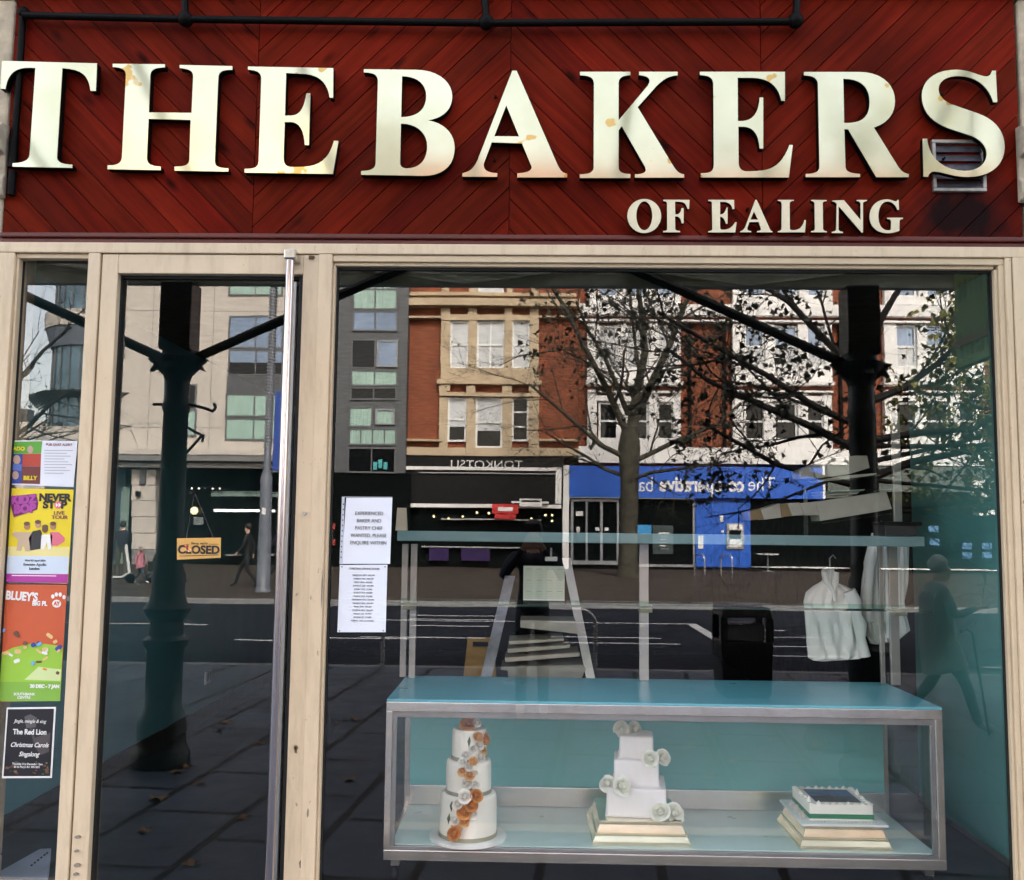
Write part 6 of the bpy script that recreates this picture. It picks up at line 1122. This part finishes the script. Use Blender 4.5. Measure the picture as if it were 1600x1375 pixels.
# elderly passer-by close to the window
ex, ey, _ = VG(1478, 1140)
person('elderly grey haired person in a long dark coat walking past, mirrored on turquoise', (ex - .05, ey, 0), -math.pi/2 + .1, dict(walk, hed=(0, .05, 1.62), jaw=(0, .075, 1.545), top=(0, .03, 1.70), nos=(0, .155, 1.585), nek=(0, .025, 1.47), ell=(-.25, .10, 1.16), wrl=(-.14, .32, 1.22), elr=(.25, -.04, 1.14), wrr=(.22, .16, .98)), [SKIN, CL('pale_grey_cloth', (.20, .21, .21)), GREY, SHOE], 1.52, HAIRG, coat=.75, fingers=True)
cn = thing('walking_cane', 'thin dark walking cane held beside the elderly passer-by', 'cane', (ex + .18, ey, 0)); MB().tube([(ex + .28, ey + .19, 0), (ex + .17, ey + .19, .84), (ex + .12, ey + .19, .88), (ex + .07, ey + .19, .85)], .011, 8).build('shaft', M_iron, cn)
# people on the far pavement
a = VG(188, 906); person('man in a dark coat standing behind the white scooter', a, math.pi*.9, dict(ell=(-.22, .08, 1.16), wrl=(-.12, .28, 1.08)), [SKIN, NAVY, OLIVE, BLACK], 1.74)
a = VG(217, 911); person('small child in a pink coat stepping along the far pavement', a, -math.pi/2, walk, [SKIN, PINK, JEAN, SHOE], 1.08, HAIRG, coat=.5)
a = VG(270, 909); person('woman in a red coat pushing a pushchair behind the iron column', a, -math.pi/2, dict(walk, wrl=(-.2, .42, 1.0), wrr=(.2, .42, 1.0), ell=(-.24, .16, 1.14), elr=(.24, .16, 1.14)), [SKIN, REDC, BLACK, BLACK], 1.68, coat=.35)
px_, py_, _ = VG(250, 911); pc = thing('pushchair', 'dark pushchair with a curved hood pushed by the woman in red', 'pushchair', (px_, py_, 0))
for d in (-.3, .3):
    m = MB(); m.lathe([(0, -.03), (.11, -.03), (.13, 0), (.11, .03), (0, .03)], (0, 0, 0), 18); m.v = [(px_ + d + v[0], py_ + v[2], .13 + v[1]) for v in m.v]; m.build('wheel', M_black, pc, smooth=True)
MB().tube([(px_ - .3, py_ + .15, .13), (px_ + .1, py_ + .15, .55), (px_ + .4, py_ + .15, 1.0)], .02, 6).tube([(px_ + .3, py_ + .15, .13), (px_ - .1, py_ + .15, .55)], .02, 6).build('frame', M_alu, pc); MB().frus((px_ - .05, py_, .35), (.5, .34), (px_ - .02, py_, .62), (.62, .4)).build('seat', BLACK, pc, bevel=.03)
m = MB(); m.tube([(px_ + .28 - .34*math.sin(q*.32), py_, .62 + .40*math.cos(q*.32) - .1) for q in range(-1, 6)], .19, 10); m.v = [(v[0], v[1], v[2]) for v in m.v]; m.build('hood', BLACK, pc, smooth=True)
a = VG(385, 917); person('person dressed all in black striding past the lamp post', a, -math.pi/2 + math.pi, walk, [SKIN, BLACK, BLACK, BLACK], 1.74)
a = VG(432, 908); person('person in dark clothes with pale shoes walking beyond the lamp post', a, -math.pi/2, dict(walk, wrl=(-.2, .3, 1.15)), [SKIN, NAVY, BLACK, SHOE], 1.68)
